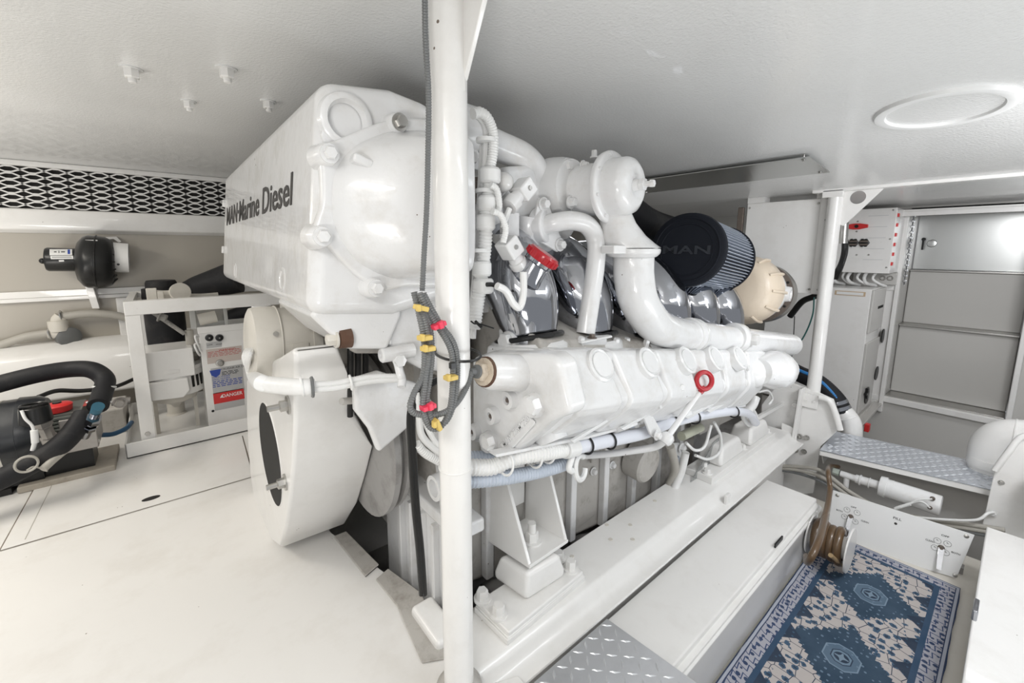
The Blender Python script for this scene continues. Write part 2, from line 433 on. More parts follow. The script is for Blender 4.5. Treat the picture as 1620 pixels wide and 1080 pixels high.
# the recess with steps
b = MB()
b.bb((BX + .05, OY1 + .0, -0.2), (5.6, OY1 + .04, 1.5)); b.bb((BX + .05, OY0 - .04, -0.2), (5.6, OY0, 1.5))
b.bb((BX, OY0, OZ1), (5.6, OY1, OZ1 + .04))
struct(b.build('wall_right', WALLR))
t = thing('companionway_steps', 'tall white moulded steps with grey treads in the recess at the far right', 'steps', (BX, 0.3, -0.11))
b = MB(); b.bb((BX + 0.18, OY0 + .002, -0.1), (BX + .55, OY1 - .002, 0.49)); b.build('riser', WALLR, t, bevel=0.01)
b = MB(); b.bb((BX + 0.32, OY0 + .002, 0.5), (BX + .55, OY1 - .002, 0.955)); b.build('riser', WALLR, t, bevel=0.01)
b = MB(); b.bb((BX - 0.005, OY0 + .002, -0.118), (BX + 0.2, OY1 - .002, -0.1)); b.build('tread', STEEL, t, bevel=0.003)
b = MB(); b.bb((BX + 0.15, OY0 + .002, 0.488), (BX + 0.34, OY1 - .002, 0.502)); b.build('tread', STEEL, t, bevel=0.003)
b = MB(); b.bb((BX + 0.30, OY0 + .002, 0.953), (BX + 0.52, OY1 - .002, 0.965)); b.build('tread', STEEL, t, bevel=0.003)
t = thing('locker_door', 'brushed grey door above the steps with a small latch and hinge chain', 'door', (BX + .4, 0.3, 0.97))
b = MB(); b.bb((BX + 0.40, OY0 + .004, 0.966), (BX + .43, OY1 - .004, OZ1 - .002)); b.build('panel', STAIN, t, bevel=0.004)
b = MB(); hp = X(1461, 384, BX + .38); b.cyl(hp + V((0, 0, .03)), hp + V((-.02, 0, .03)), .014); b.box(hp + V((-.02, 0, -.01)), (.012, .014, .1)); b.build('latch', BLACK, t, bevel=.002)
b = MB(); hq = X(1474, 385, BX + .39); b.lathe(hq + V((.008, 0, 0)), (-1, 0, 0), [(0, .034), (.01, .03), (.012, .02)], 8); b.build('handle_plate', STAIN, t)
b = MB()
for k in range(26):
    z = 0.86 + k * .022; b.torus((BX - .02 + .002 * (k % 2), OY1 - .02, z), (1, 0, 0) if k % 2 else (0, 1, 0), .011, .0028, 10, 5)
tag(b.build('hinge_chain', CHROME), 'thin chrome chain hanging down the left jamb of the step recess', 'chain')

# ================================================================ CEILING FITTINGS
for i, (u, v, s, lb) in enumerate([(207, 108, 1.0, 'white hex cap bolt in the ceiling, farthest left of the front pair'), (358, 108, 1.0, 'white hex cap bolt in the ceiling, larger one above the engine tank corner'),
                            (298, 160, 0.85, 'small white hex cap bolt in the ceiling between the two big ones'), (424, 160, 0.9, 'small white hex cap bolt in the ceiling nearest the engine tank top')]):
    p = at_ceil(u, v); zt = ceil_z(p.x)
    t = thing('ceiling_bolt', lb, 'bolt', (p.x, p.y, zt), 'hex bolts through the ceiling')
    c = V((p.x, p.y, zt))
    b = MB(); b.lathe(c, (0, 0, -1), [(0, .030 * s), (.004, .030 * s)], 24); b.build('washer', CEIL, t)
    b = MB(); b.lathe(c + V((0, 0, -.004)), (0, 0, -1), [(0, .021 * s), (.022 * s, .021 * s), (.025 * s, .018 * s)], 6)
    b.build('nut', WHITE, t)
    b = MB(); b.lathe(c + V((0, 0, -.028 * s)), (0, 0, -1), [(0, .011 * s), (.012 * s, .011 * s), (.014 * s, .009 * s)], 16)
    b.build('stud', WHITE, t)
p = at_ceil(1490, 172); zt = ceil_z(p.x); sl = math.atan((ceil_z(p.x + .05) - ceil_z(p.x - .05)) / .1)
nd = V((math.sin(sl), 0, -math.cos(sl)))
t = thing('ceiling_ring', 'round white flush ceiling ring with a grey middle above the right side', 'light fitting', (p.x, p.y, zt))
c = V((p.x, p.y, zt + .001))
b = MB(); b.lathe(c, nd, [(0, .165), (.012, .16), (.014, .15), (.012, .135), (.003, .130)], 48, cap=False); b.build('rim', LABELW, t)
b = MB(); b.lathe(c, nd, [(0, .131), (.0045, .131)], 48); b.build('disc', CEIL, t)
b = MB(); b.lathe(c + nd * .0045 + V((.08, .03, 0)), nd, [(0, .02), (.003, .018)], 20); b.build('knob', GREYW, t)
q0, q1, q2 = at_ceil(1281, 240), at_ceil(1314, 265), at_ceil(1019, 279)
xa, xb = q0.x, q1.x
b = MB(); y0 = (q0.y + q1.y) / 2; y1 = 2.6
b.prism([(xa, y0, ceil_z(xa) - .022), (xb, y0, ceil_z(xb) - .022), (xb, y0, ceil_z(xb) - .018), (xa, y0, ceil_z(xa) - .018)], (0, y1 - y0, 0))
t = thing('stainless_sheet', 'long stainless sheet hung flat under the ceiling behind the engine', 'panel', ((xa + xb) / 2, y0, ceil_z(xb) - .02))
b.build('sheet', STAIN, t)
b = MB()
for yy in (y0 + .03, 1.6): 
    for xx in (xa + .03, xb - .03): b.hexb((xx, yy, ceil_z(xx) - .022), (0, 0, -1), .006, .005)
b.build('screw', STEEL, t)
b = MB()
for yy in (y0 + .03, 1.6):
    for xx in (xa + .03, xb - .03): b.cyl((xx, yy, ceil_z(xx) - .021), (xx, yy, ceil_z(xx) + .01), .004)
b.build('spacer', STEEL, t)

# ================================================================ POSTS
PR = 0.0385
pb, pt = V((0.516, 0.812, -0.0)), V((0.508, 0.80, 1.69))
t = thing('support_post', 'white round steel post standing in front of the engine with a triangular gusset', 'post', (0.516, 0.812, 0.0))
b = MB(); b.cyl(pb, pt, PR, seg=40); b.build('pole', WHITE, t)
b = MB(); wz = X(735, 735, 0.52).z; b.torus(pb.lerp(pt, (Y(725, 735, .81).z) / 1.69), (0, 0, 1), PR, .0022, 40, 8)
b.build('weld_bead', WHITE, t)
b = MB(); b.lathe(pb, (0, 0, 1), [(0, .062), (.008, .06), (.02, .048), (.03, PR)], 32); b.build('weld_foot', GRIME, t)
# gusset: from the post towards +x, top at the ceiling
gz = Y(733, 135, .80).z
b = MB(); b.prism([(.535, .78, gz - .01), (.535, .767, gz), (.535, .655, 1.692), (.535, .80, 1.692)], (-.012, 0, 0)); b.build('gusset', WHITE, t, bevel=.003)
b = MB(); b.tube([(.522, .775, gz - .025), (.522, .775, gz + .03), (.522, .776, gz + .1)], .010); b.build('weld_seam', WHITE, t)
# far post
pf, pg = V((3.1, 0.742, 0.245)), V((3.1, 0.742, 1.484))
t = thing('support_post', 'slim white post at the far right with a triangular holed gusset', 'post', (3.1, 0.742, 0.245))
b = MB(); b.cyl(pf, pg, .0355, seg=32); b.build('pole', WHITE, t)
def arcpts(c, r, n, e1, e2): return [c + e1 * (r * math.cos(2 * math.pi * i / n)) + e2 * (r * math.sin(2 * math.pi * i / n)) for i in range(n)]
gp = [X(1328, 297, 3.1), X(1404, 289, 3.1), X(1400, 296, 3.1), X(1337, 355, 3.1), X(1326, 362, 3.1)]
hc = X(1357, 312, 3.1); n = 40
# plate with a round hole: ring of quads from hole rim to outline
outl = []
for i in range(n):
    a = 2 * math.pi * i / n; d = V((0, math.cos(a), math.sin(a))); best = None
    for j in range(len(gp)):
        A_, B_ = gp[j], gp[(j + 1) % len(gp)]
        den = d.y * (B_.z - A_.z) - d.z * (B_.y - A_.y)
        if abs(den) < 1e-9: continue
        s_ = ((A_.y - hc.y) * (B_.z - A_.z) - (A_.z - hc.z) * (B_.y - A_.y)) / den
        q_ = ((A_.y - hc.y) * d.z - (A_.z - hc.z) * d.y) / den
        if s_ > 0 and -1e-6 <= q_ <= 1 + 1e-6 and (best is None or s_ < best): best = s_
    outl.append(hc + d * (best or .05))
inn = [hc + V((0, math.cos(2 * math.pi * i / n), math.sin(2 * math.pi * i / n))) * .036 for i in range(n)]
dx = V((.01, 0, 0))
b = MB(); b.loft([inn, outl, [p + dx for p in outl], [p + dx for p in inn], inn], cap=False); b.build('gusset', WHITE, t, ang=25)
b = MB(); b.bb((3.06, .70, 1.44), (3.14, .80, 1.482)); b.build('top_collar', WHITE, t, bevel=.004)
b = MB(); b.bb((3.050, .70, .175), (3.062, .785, .262)); b.build('foot_plate', WHITE, t, bevel=.003)
b = MB()
for yy in (.722, .762): b.lathe((3.05, yy, .22), (-1, 0, 0), [(0, .007), (.006, .005)], 12)
b.build('rivet', WHITE, t)

# ================================================================ ENGINE BED, WEBS
def girder(name, label, yin, yout, x0, x1, s):
    """flat-topped girder with a rounded outer flange and a bottom lip; s = direction of the outer side"""
    t = thing(name, label, 'girder', (x0, (yin + yout) / 2, -0.55))
    b = MB()
    pr = [(yin, 0.0), (yout, 0.0), (yout + s * .010, -0.003), (yout + s * .022, -0.018), (yout + s * .036, -0.036), (yout + s * .058, -0.047), (yout + s * .084, -0.048),
          (yout + s * .086, -0.056), (yout + s * .05, -0.058), (yout + s * .02, -0.052), (yout, -.04), (yout, -.58), (yout - s * .012, -.58), (yout - s * .012, -.02), (yin, -.012)]
    b.prism([(x0, y, z) for y, z in pr], (x1 - x0, 0, 0)); b.build('beam', WHITE, t, bevel=.002, ang=50)
    return t
t = girder('engine_girder', 'long white steel girder under the near side of the engine with a rolled lip', 0.995, 0.825, 0.56, 3.02, -1)
b = MB()
for u, v in ((960, 830), (997, 830), (966, 853), (1001, 853), (1036, 792), (905, 880)):
    p = Z(u, v, 0); b.lathe(p, (0, 0, 1), [(0, .009), (.002, .008)], 12)
b.build('plug', CREAM, t)
b = MB(); p = Z(1215, 745, -.06); b.bb((1.98, .755, -.07), (2.02, .77, .0)); b.bb((1.90, .755, -.07), (2.0, .775, -.055)); b.build('hook', WHITE, t, bevel=.004)
t2 = girder('engine_girder', 'white steel girder under the far side of the engine, mostly hidden', 2.02, 2.19, 0.56, 3.02, 1)
# web at the far end that carries the post
t = thing('transverse_web', 'white steel web plate at the far end of the girder, under the slim post', 'bracket', (3.06, .8, -.55))
b = MB(); wp = P([(1236, 600), (1292, 620), (1318, 632), (1330, 668), (1322, 684), (1298, 706), (1286, 780), (1200, 790), (1205, 640)], x=3.065)
b.prism(wp, (.02, 0, 0)); b.build('web_plate', WHITE, t, bevel=.003)
b = MB(); b.prism([p for p in P([(1269, 612), (1274, 612), (1262, 690), (1257, 690)], x=3.06)], (-.06, 0, 0)); b.build('rib', WHITE, t, bevel=.004)
b = MB(); q = [X(1309, 632, 3.06), X(1320, 645, 3.06), X(1332, 672, 3.06), X(1324, 682, 3.06)]
b.tube([X(1296, 628, 3.04), X(1312, 634, 3.04), X(1322, 655, 3.04), X(1329, 680, 3.04)], .017); b.build('flange', WHITE, t)
b = MB()
for u, v in ((1259, 640), (1252, 684)): b.hexb(X(u, v, 3.06), (-1, 0, 0), .018, .018)
b.build('bolt', WHITE, t)
b = MB()
for u, v in ((1265, 690), (1276, 692), (1259, 712), (1272, 714)): b.hexb(X(u, v, 3.06), (-1, 0, 0), .011, .012)
b.build('bolt', STEEL, t)
b = MB(); b.prism(P([(1237, 668), (1262, 678), (1260, 705), (1237, 700)], x=3.03), (-.012, 0, 0)); b.build('end_tab', WHITE, t, bevel=.004)
b = MB(); b.prism([Y(1190, 660, .9), Y(1240, 633, .9), Y(1243, 636, .9), Y(1193, 664, .9)], (0, -.02, 0)); b.build('strap', WHITE, t, bevel=.002)

# right hand web
t = thing('transverse_web', 'white steel web plate at the right edge beside the tread step', 'bracket', (3.06, -.15, -.55))
b = MB(); b.prism([X(u, v, 3.02) for u, v in ((1574, 742), (1618, 690), (1700, 690), (1700, 890), (1552, 840))], (.02, 0, 0)); b.build('web_plate', WHITE, t, bevel=.004)
b = MB(); b.tube([X(1574, 744, 3.0), X(1596, 714, 3.0), X(1618, 690, 3.0), X(1660, 688, 3.0)], .012); b.build('flange', WHITE, t)
b = MB()
for u, v in ((1584, 763), (1570, 811)): b.hexb(X(u, v, 3.02), (-1, 0, 0), .008, .008)
b.build('bolt', STEEL, t)
b = MB(); c = X(1628, 775, 2.93); b.lathe(c, (-.2, -1, .3), [(0, .05), (.02, .085), (.06, .085), (.07, .06)], 8); t3 = b.build('flange_box', CREAM, bevel=.004)
tag(t3, 'cream angular fitting cut off by the right edge above the white locker', 'fitting')

# ================================================================ AISLE: lockers, rug, steps
t = thing('floor_locker', 'long low white locker between the girder and the rug, with a dark latch', 'locker', (1.8, .62, RUGZ))
b = MB(); b.bb((0.9, .518, RUGZ), (2.50, .758, -.14)); b.build('body', WHITE, t, bevel=.003)
b = MB(); b.prism([(0.9, .766, -.12), (0.9, .541, -.12), (.9, .537, -.124), (0.9, .536, -.142), (.9, .516, -.150), (.9, .511, -.155), (.9, .511, -.168), (.9, .52, -.168), (.9, .766, -.138)], (1.62, 0, 0)); b.build('lid', WHITE, t, bevel=.002)
b = MB(); p = at(1232, 858, y=.536); b.box((p.x, .5365, p.z + .004), (.085, .006, .018)); b.build('latch', BLACK, t)
t = thing('floor_locker', 'white locker with a bright glossy lid at the lower right edge', 'locker', (2, -.3, RUGZ))
b = MB(); b.bb((1.0, -.75, RUGZ), (2.72, -.03, -.1)); b.build('body', GREYW, t, bevel=.003)
b = MB(); b.bb((1.0, -.75, -.098), (2.76, -.022, -.07)); b.build('lid', WHITE, t, bevel=.006)
b = MB(); p = Y(1548, 966, -.03); b.box((p.x, -.024, p.z), (.075, .012, .035)); b.build('latch', CHROME, t, bevel=.004)

# rug, pattern modelled as a procedural material
def rug_material():
    M = bpy.data.materials.new('blue_medallion_rug'); M.use_nodes = True; nt = M.node_tree; N = nt.nodes; L = nt.links
    bs = N['Principled BSDF']; bs.inputs['Roughness'].default_value = 0.85; bs.inputs['Specular IOR Level'].default_value = .15
    tc = N.new('ShaderNodeTexCoord'); sep = N.new('ShaderNodeSeparateXYZ'); L.new(tc.outputs['Object'], sep.inputs[0])
    def mth(op, a, b_=None, c=None):
        n = N.new('ShaderNodeMath'); n.operation = op
        for i, q in enumerate((a, b_, c)):
            if q is None: continue
            if isinstance(q, (int, float)): n.inputs[i].default_value = q
            else: L.new(q, n.inputs[i])
        return n.outputs[0]
    def mix(f, a, c):
        n = N.new('ShaderNodeMix'); n.data_type = 'RGBA'
        if isinstance(f, (int, float)): n.inputs['Factor'].default_value = f
        else: L.new(f, n.inputs['Factor'])
        for s_, q in (('A', a), ('B', c)):
            if isinstance(q, tuple): n.inputs[s_].default_value = (*q, 1)
            else: L.new(q, n.inputs[s_])
        return n.outputs['Result']
    X_, Y_ = sep.outputs[0], sep.outputs[1]
    CY = 0.262
    v = mth('SUBTRACT', Y_, CY); av = mth('ABSOLUTE', v)
    def mod(a, p): return mth('SUBTRACT', mth('MODULO', mth('ADD', a, p * 40), p), p / 2)
    LP = 0.46
    u = mod(mth('SUBTRACT', X_, 2.30 - LP / 2), LP)   # medallion repeat
    au = mth('ABSOLUTE', u)
    navy, mid, pale, cream = (0.012, 0.027, 0.055), (0.035, 0.08, 0.14), (0.17, 0.24, 0.31), (0.46, 0.42, 0.40)
    # noise and cells for little flowers
    vor = N.new('ShaderNodeTexVoronoi'); vor.inputs['Scale'].default_value = 31; vor.inputs['Randomness'].default_value = .7; L.new(tc.outputs['Object'], vor.inputs['Vector'])
    noi = N.new('ShaderNodeTexNoise'); noi.inputs['Scale'].default_value = 9; noi.inputs['Detail'].default_value = 6; L.new(tc.outputs['Object'], noi.inputs['Vector'])
    noi2 = N.new('ShaderNodeTexNoise'); noi2.inputs['Scale'].default_value = 95; noi2.inputs['Detail'].default_value = 2; L.new(tc.outputs['Object'], noi2.inputs['Vector'])
    dis = mth('ADD', vor.outputs['Distance'], mth('MULTIPLY', mth('SUBTRACT', noi2.outputs['Fac'], .5), .5))
    flower = mth('LESS_THAN', dis, .36)
    fl_in = mth('LESS_THAN', dis, .16)
    vline = N.new('ShaderNodeTexVoronoi'); vline.feature = 'DISTANCE_TO_EDGE'; vline.distance = 'EUCLIDEAN'; vline.inputs['Scale'].default_value = 19; vline.inputs['Randomness'].default_value = .55
    L.new(tc.outputs['Object'], vline.inputs['Vector'])
    lines = mth('LESS_THAN', vline.outputs['Distance'], .022)
    base = mix(lines, cream, navy)
    base = mix(flower, base, mid); base = mix(fl_in, base, navy)
    # stepped diamond medallion
    st = 0.0135
    qu = mth('MULTIPLY', mth('FLOOR', mth('DIVIDE', au, st)), st); qv = mth('MULTIPLY', mth('FLOOR', mth('DIVIDE', av, st)), st)
    dd = mth('ADD', mth('DIVIDE', qu, .178), mth('DIVIDE', qv, .148))
    med = mth('LESS_THAN', dd, 1.0)
    vs = N.new('ShaderNodeTexVoronoi'); vs.inputs['Scale'].default_value = 42; vs.inputs['Randomness'].default_value = .6; L.new(tc.outputs['Object'], vs.inputs['Vector'])
    spots = mth('LESS_THAN', vs.outputs['Distance'], .2)
    medc = mix(spots, mix(noi.outputs['Fac'], (0.012, 0.03, 0.055), (0.03, 0.07, 0.12)), (0.12, 0.18, 0.25))
    base = mix(med, base, medc)
    octd = mth('MAXIMUM', mth('MAXIMUM', au, mth('MULTIPLY', av, 1.15)), mth('MULTIPLY', mth('ADD', au, av), .74))
    base = mix(mth('LESS_THAN', octd, .062), base, pale)
    base = mix(mth('LESS_THAN', octd, .057), base, mix(spots, (0.08, .13, .19), (.13, .19, .26)))
    base = mix(mth('LESS_THAN', octd, .036), base, navy)
    base = mix(mth('LESS_THAN', octd, .032), base, (0.14, .21, .28))
    rr = mth('SQRT', mth('ADD', mth('MULTIPLY', u, u), mth('MULTIPLY', v, v)))
    base = mix(mth('LESS_THAN', rr, .023), base, navy)
    base = mix(mth('LESS_THAN', mth('ABSOLUTE', mth('SUBTRACT', au, av)), .006), base, base)
    cr_ = mth('MULTIPLY', mth('LESS_THAN', rr, .021), mth('LESS_THAN', mth('MULTIPLY', au, av), .00005)); base = mix(cr_, base, pale)
    # edge triangles pointing inwards
    tu = mth('ABSOLUTE', mod(mth('SUBTRACT', X_, 2.2), .155))
    tri = mth('GREATER_THAN', mth('SUBTRACT', av, mth('MULTIPLY', tu, -1.0)), .2)
    tri2 = mth('GREATER_THAN', mth('SUBTRACT', av, mth('MULTIPLY', tu, 0.0)), mth('ADD', .118, mth('MULTIPLY', tu, 1.05)))
    base = mix(tri2, base, mix(spots, navy, mid))
    # border by distance to the edge
    ex = mth('SUBTRACT', 2.66, X_)
    e = mth('MINIMUM', mth('SUBTRACT', .246, av), ex)
    bn = N.new('ShaderNodeTexVoronoi'); bn.inputs['Scale'].default_value = 34; bn.inputs['Randomness'].default_value = .35; L.new(tc.outputs['Object'], bn.inputs['Vector'])
    bpat = mix(mth('LESS_THAN', bn.outputs['Distance'], .27), (0.36, 0.36, 0.40), (0.02, 0.04, 0.10))
    zz = mth('LESS_THAN', mth('ABSOLUTE', mod(mth('ADD', mth('ADD', X_, Y_), mth('MULTIPLY', mth('ABSOLUTE', mod(mth('SUBTRACT', X_, Y_), .05)), 1.3)), .045)), .004)
    bpat = mix(zz, bpat, (0.025, 0.05, 0.13))
    base = mix(mth('LESS_THAN', e, .078), base, (0.02, 0.055, 0.11))
    base = mix(mth('LESS_THAN', e, .060), base, bpat)
    base = mix(mth('LESS_THAN', e, .016), base, (0.015, 0.03, 0.08))
    base = mix(mth('LESS_THAN', e, .013), base, (0.38, 0.4, 0.46))
    base = mix(mth('LESS_THAN', e, .004), base, (0.015, 0.03, 0.08))
    fade = mix(mth('MULTIPLY', noi.outputs['Fac'], .12), base, (0.4, .42, .46))
    L.new(fade, bs.inputs['Base Color'])
    q = N.new('ShaderNodeBump'); q.inputs['Strength'].default_value = .4; q.inputs['Distance'].default_value = .002
    L.new(noi2.outputs['Fac'], q.inputs['Height']); L.new(q.outputs['Normal'], bs.inputs['Normal'])
    return M
b = MB()
n = 60; top = []; 
x0r, x1r, y0r, y1r = 1.1, 2.66, .016, .496
rows = []
for i in range(n + 1):
    x = x0r + (x1r - x0r) * i / n
    w_ = .004 * math.sin(x * 17) + .003 * math.sin(x * 41)
    rows.append([V((x, y0r + w_ * .3, RUGZ - .008)), V((x, y0r + w_ * .3, RUGZ - .002)), V((x, y0r + .12, RUGZ - .001)), V((x, y0r + .3, RUGZ - .001)), V((x, y1r - .05, RUGZ - .001)),
                 V((x, y1r - .015 + w_, RUGZ + .004)), V((x, y1r + .0 + w_, RUGZ + .014 + w_)), V((x, y1r + .012, RUGZ + .012)), V((x, y1r + .0, RUGZ - .008))])
b.loft(rows); tag(b.build('patterned_rug', rug_material(), ang=60), 'blue and cream medallion rug on the aisle floor between the lockers', 'rug')

# diamond tread plates
def tread_marks(b, p0, ex, ey, wx, wy, sp, nrm, a=.016, w=.0042, h=.0022, inside=None):
    i = 0; yv = sp / 2
    while yv < wy:
        xv = sp / 2; j = 0
        while xv < wx:
            c = p0 + ex * xv + ey * yv
            if inside is None or inside(c):
                d = (ex + ey).normalized() if (i + j) % 2 else (ex - ey).normalized(); s_ = nrm.cross(d)
                b._faces([c - d * a, c - s_ * w, c + d * a, c + s_ * w, c - d * a * .4 + nrm * h, c + d * a * .4 + nrm * h],
                         [(0, 1, 4), (1, 2, 5), (1, 5, 4), (2, 3, 5), (3, 0, 4), (3, 4, 5)])
            xv += sp; j += 1
        yv += sp; i += 1
def in_poly(p, poly):
    c = False; n = len(poly)
    for i in range(n):
        a, d = poly[i], poly[(i + 1) % n]
        if (a.y > p.y) != (d.y > p.y) and p.x < (d.x - a.x) * (p.y - a.y) / (d.y - a.y) + a.x: c = not c
    return c
poly = [V((1.0, .69, .0)), V((1.035, .42, .0)), V((1.0, .12, 0)), V((.5, .12, .0)), V((.45, .69, .0))]
poly = [V((.995, .698, 0)), V((1.03, .3, 0)), V((.4, .3, 0)), V((.66, .698, 0))]
t = thing('tread_plate', 'bare aluminium diamond tread plate at the bottom edge beside the post', 'tread plate', (.8, .5, -.01))
b = MB(); b.prism([p + V((0, 0, -.012)) for p in poly], (0, 0, .012)); b.build('plate', ALU, t, bevel=.001)
b = MB(); ins = [p + (V((.8, .5, 0)) - p) * .05 for p in poly]
tread_marks(b, V((.38, .28, .0)), V((1, .02, 0)).normalized(), V((0, 1, 0)), .7, .45, .034, V((0, 0, 1)), inside=lambda c: in_poly(c, ins)); b.build('raised_pattern', ALU, t, smooth=False)
b = MB(); b.bb((.5, .33, RUGZ), (.62, .60, -.013)); b.bb((.86, .36, RUGZ), (.9, .60, -.013)); b.build('support', WHITE, t)
# step over the valve panel
SZ = -0.03
sp = [Z(1322, 682, SZ), Z(1297, 711, SZ), Z(1585, 778, SZ), Z(1580, 737, SZ)]
t = thing('tread_step', 'white painted diamond tread step bridging the two webs at the end of the aisle', 'step', (sp[0] + sp[2]) / 2)
b = MB(); b.prism([p + V((0, 0, -.008)) for p in sp], (0, 0, .008)); b.build('plate', ALUW, t)
b = MB(); ins = [p + (((sp[0] + sp[2]) / 2) - p) * .06 for p in sp]
exd = (sp[2] - sp[1]).normalized(); eyd = (sp[0] - sp[1]).normalized()
tread_marks(b, sp[1], exd, V((-exd.y, exd.x, 0)), .85, .5, .032, V((0, 0, 1)), a=.021, w=.0055, h=.0035, inside=lambda c: in_poly(c, ins)); b.build('raised_pattern', ALUR, t, smooth=False)
b = MB(); e1 = sp[1]; e2_ = sp[2]; b.prism([e1 + V((0, 0, -.002)), e2_ + V((0, 0, -.002)), e2_ + V((0, 0, -.035)), e1 + V((0, 0, -.035))], (.006, 0, 0)); b.build('front_lip', WHITE, t, bevel=.002)
b = MB(); b.prism([e1 + V((.02, 0, -.009)), sp[0] + V((-.02, 0, -.009)), sp[0] + V((-.02, 0, -.12)), e1 + V((.1, 0, -.12))], (0, -.006, 0))
b.prism([e2_ + V((.02, 0, -.009)), sp[3] + V((-.02, 0, -.009)), sp[3] + V((-.02, 0, -.15)), e2_ + V((.1, 0, -.15))], (0, .006, 0)); b.build('bracket', WHITE, t)
# backing under the step
b = MB(); b.bb((3.3, -.6, -.6), (3.32, .75, -.06)); struct(b.build('trim_11', GREYW))

# valve panel leaning at the end of the rug
PA, PB_, PCc, PD = X(1318, 775, 2.74), X(1307, 853, 2.66), X(1515, 919, 2.68), X(1542, 846, 2.80)
t = thing('valve_panel', 'white plate with two lever valves and handwritten markings at the end of the rug', 'valve panel', (2.7, .27, RUGZ))
px_ = (PD - PA).normalized(); nn = (PB_ - PA).cross(PD - PA).normalized()
if nn.x > 0: nn = -nn
PD = PA + (PD - PA) - nn * ((PD - PA).dot(nn)); PCc = PCc - nn * ((PCc - PA).dot(nn))
b = MB(); b.prism([PA, PB_, PCc, PD], -nn * .006); b.build('plate', LABELW, t, bevel=.001)
px_ = (PD - PA).normalized(); py_ = px_.cross(nn)
if py_.z < 0: py_ = -py_
def onp(u, v): return on_plane(u, v, PA, nn)
b = MB()
for u, v in ((1325, 783), (1529, 848), (1511, 910)): b.lathe(onp(u, v), nn, [(0, .009), (.003, .008), (.004, .004)], 16)
b.build('screw', STEEL, t)
for (u, v, lu, lv) in ((1346, 817, 1338, 846), (1489, 866, 1484, 898)):
    b = MB(); c = onp(u, v); b.lathe(c, nn, [(0, .012), (.006, .012), (.012, .007), (.02, .006)], 16); vb = b.build('valve_stem', BROWNM, t)
    b = MB(); e = onp(lu, lv) ; d = (e - c); s_ = d.normalized().cross(nn) * .010
    b.prism([c + nn * .012 - s_, c + nn * .012 + s_, c + d * .55 + nn * .012 + s_ * .9, e + nn * .03 + s_ * .8, e + nn * .03 - s_ * .8, c + d * .55 + nn * .012 - s_ * .9], nn * .003); b.build('lever', CHROME, vb)
    for du, dv in ((-6, -11), (10, -6), (-10, 0), (7, 8)):
        b = MB(); q = onp(u + du, v + dv); b.torus(q + nn * .0006, nn, .0125, .0006, 24, 4)
        k = .006; b.prism([q + px_ * k + nn * .0002, q - px_ * k * .5 + py_ * k + nn * .0002, q - px_ * k * .6 + py_ * k * .4 + nn * .0002], nn * .0004)
        b.build('arrow_mark', INK, t)
for s_, u, v, w_, h_ in (('OFF', 1346, 802, .022, .008), ('BOTH', 1323, 807, .026, .008), ('CLEAN', 1362, 824, .030, .008), ('FILL', 1413, 820, .030, .011), ('OFF', 1489, 847, .026, .008), ('CLEAN', 1464, 854, .030, .008), ('BOTH', 1505, 874, .028, .008)):
    text(s_, onp(u, v) + nn * .0005, px_, py_, w_, h_, INK, 'handwriting', t, depth=.0003, bold=.01)
b = MB(); b.lathe(onp(1417, 828), nn, [(0, .006), (.002, .005)], 10); b.build('plug', INK, t)
b = MB(); b.bb((2.80, .02, RUGZ - .05), (2.84, .50, RUGZ + .02)); struct(b.build('trim_12', BILGE))

# white pump cylinder beneath the step
t = thing('filter_housing', 'white cylindrical pump housing lying under the tread step', 'pump', (2.98, .2, -.2))
FX = 3.0
c0, c1 = X(1392, 768, FX), X(1488, 800, FX)
ax = (c1 - c0).normalized()
b = MB(); b.lathe(c0, ax, [(0, .045), (.0, .054), (.01, .056), (.022, .056), (.024, .050), ((c1 - c0).length, .052), ((c1 - c0).length + .004, .045)], 32); b.build('housing', WHITE2, t)
b = MB(); b.lathe(c0 + ax * .02, ax, [(0, .057), (.008, .057)], 32); b.lathe(c0 + ax * .05, ax, [(0, .052), (.004, .052)], 32); b.build('clamp_ring', WHITE2, t)
b = MB(); cI = X(1340, 752, FX); b.cyl(c0 - ax * .0, cI + ax * .04, .024, seg=20); b.cyl(cI - ax * .03, cI + ax * .05, .018); b.torus(cI + ax * .06, ax, .026, .005, 20, 6); b.torus(cI + ax * .1, ax, .027, .004, 20, 6); b.cyl(cI, cI + V((0, 0, -.1)), .014); b.build('inlet_pipe', WHITE2, t)
b = MB(); b.lathe(cI - ax * .035, -ax, [(0, .02), (.03, .02)], 8); b.build('pipe_nut', mat('greenish_brass', (.42, .47, .42), .4), t)
for u, v in ((1475, 789), (1471, 803)):
    b = MB(); c = X(u, v, FX - .054); b.lathe(c + V((.01, 0, 0)), (-1, 0, 0), [(0, .010), (.008, .010), (.01, .006)], 16); b.build('terminal', BROWNM, t)
b = MB(); b.tube([X(1475, 789, FX - .07), X(1455, 790, FX - .08), X(1440, 796, FX - .08), X(1425, 802, FX - .09)], .004); b.tube([X(1471, 803, FX - .07), X(1460, 794, FX - .08), X(1447, 794, FX - .08), X(1425, 803, FX - .09)], .004)
b.tube([X(1440, 797, FX - .08), X(1420, 803, FX - .085), X(1416, 805, FX - .085)], .008); b.build('lead', WCON, t)
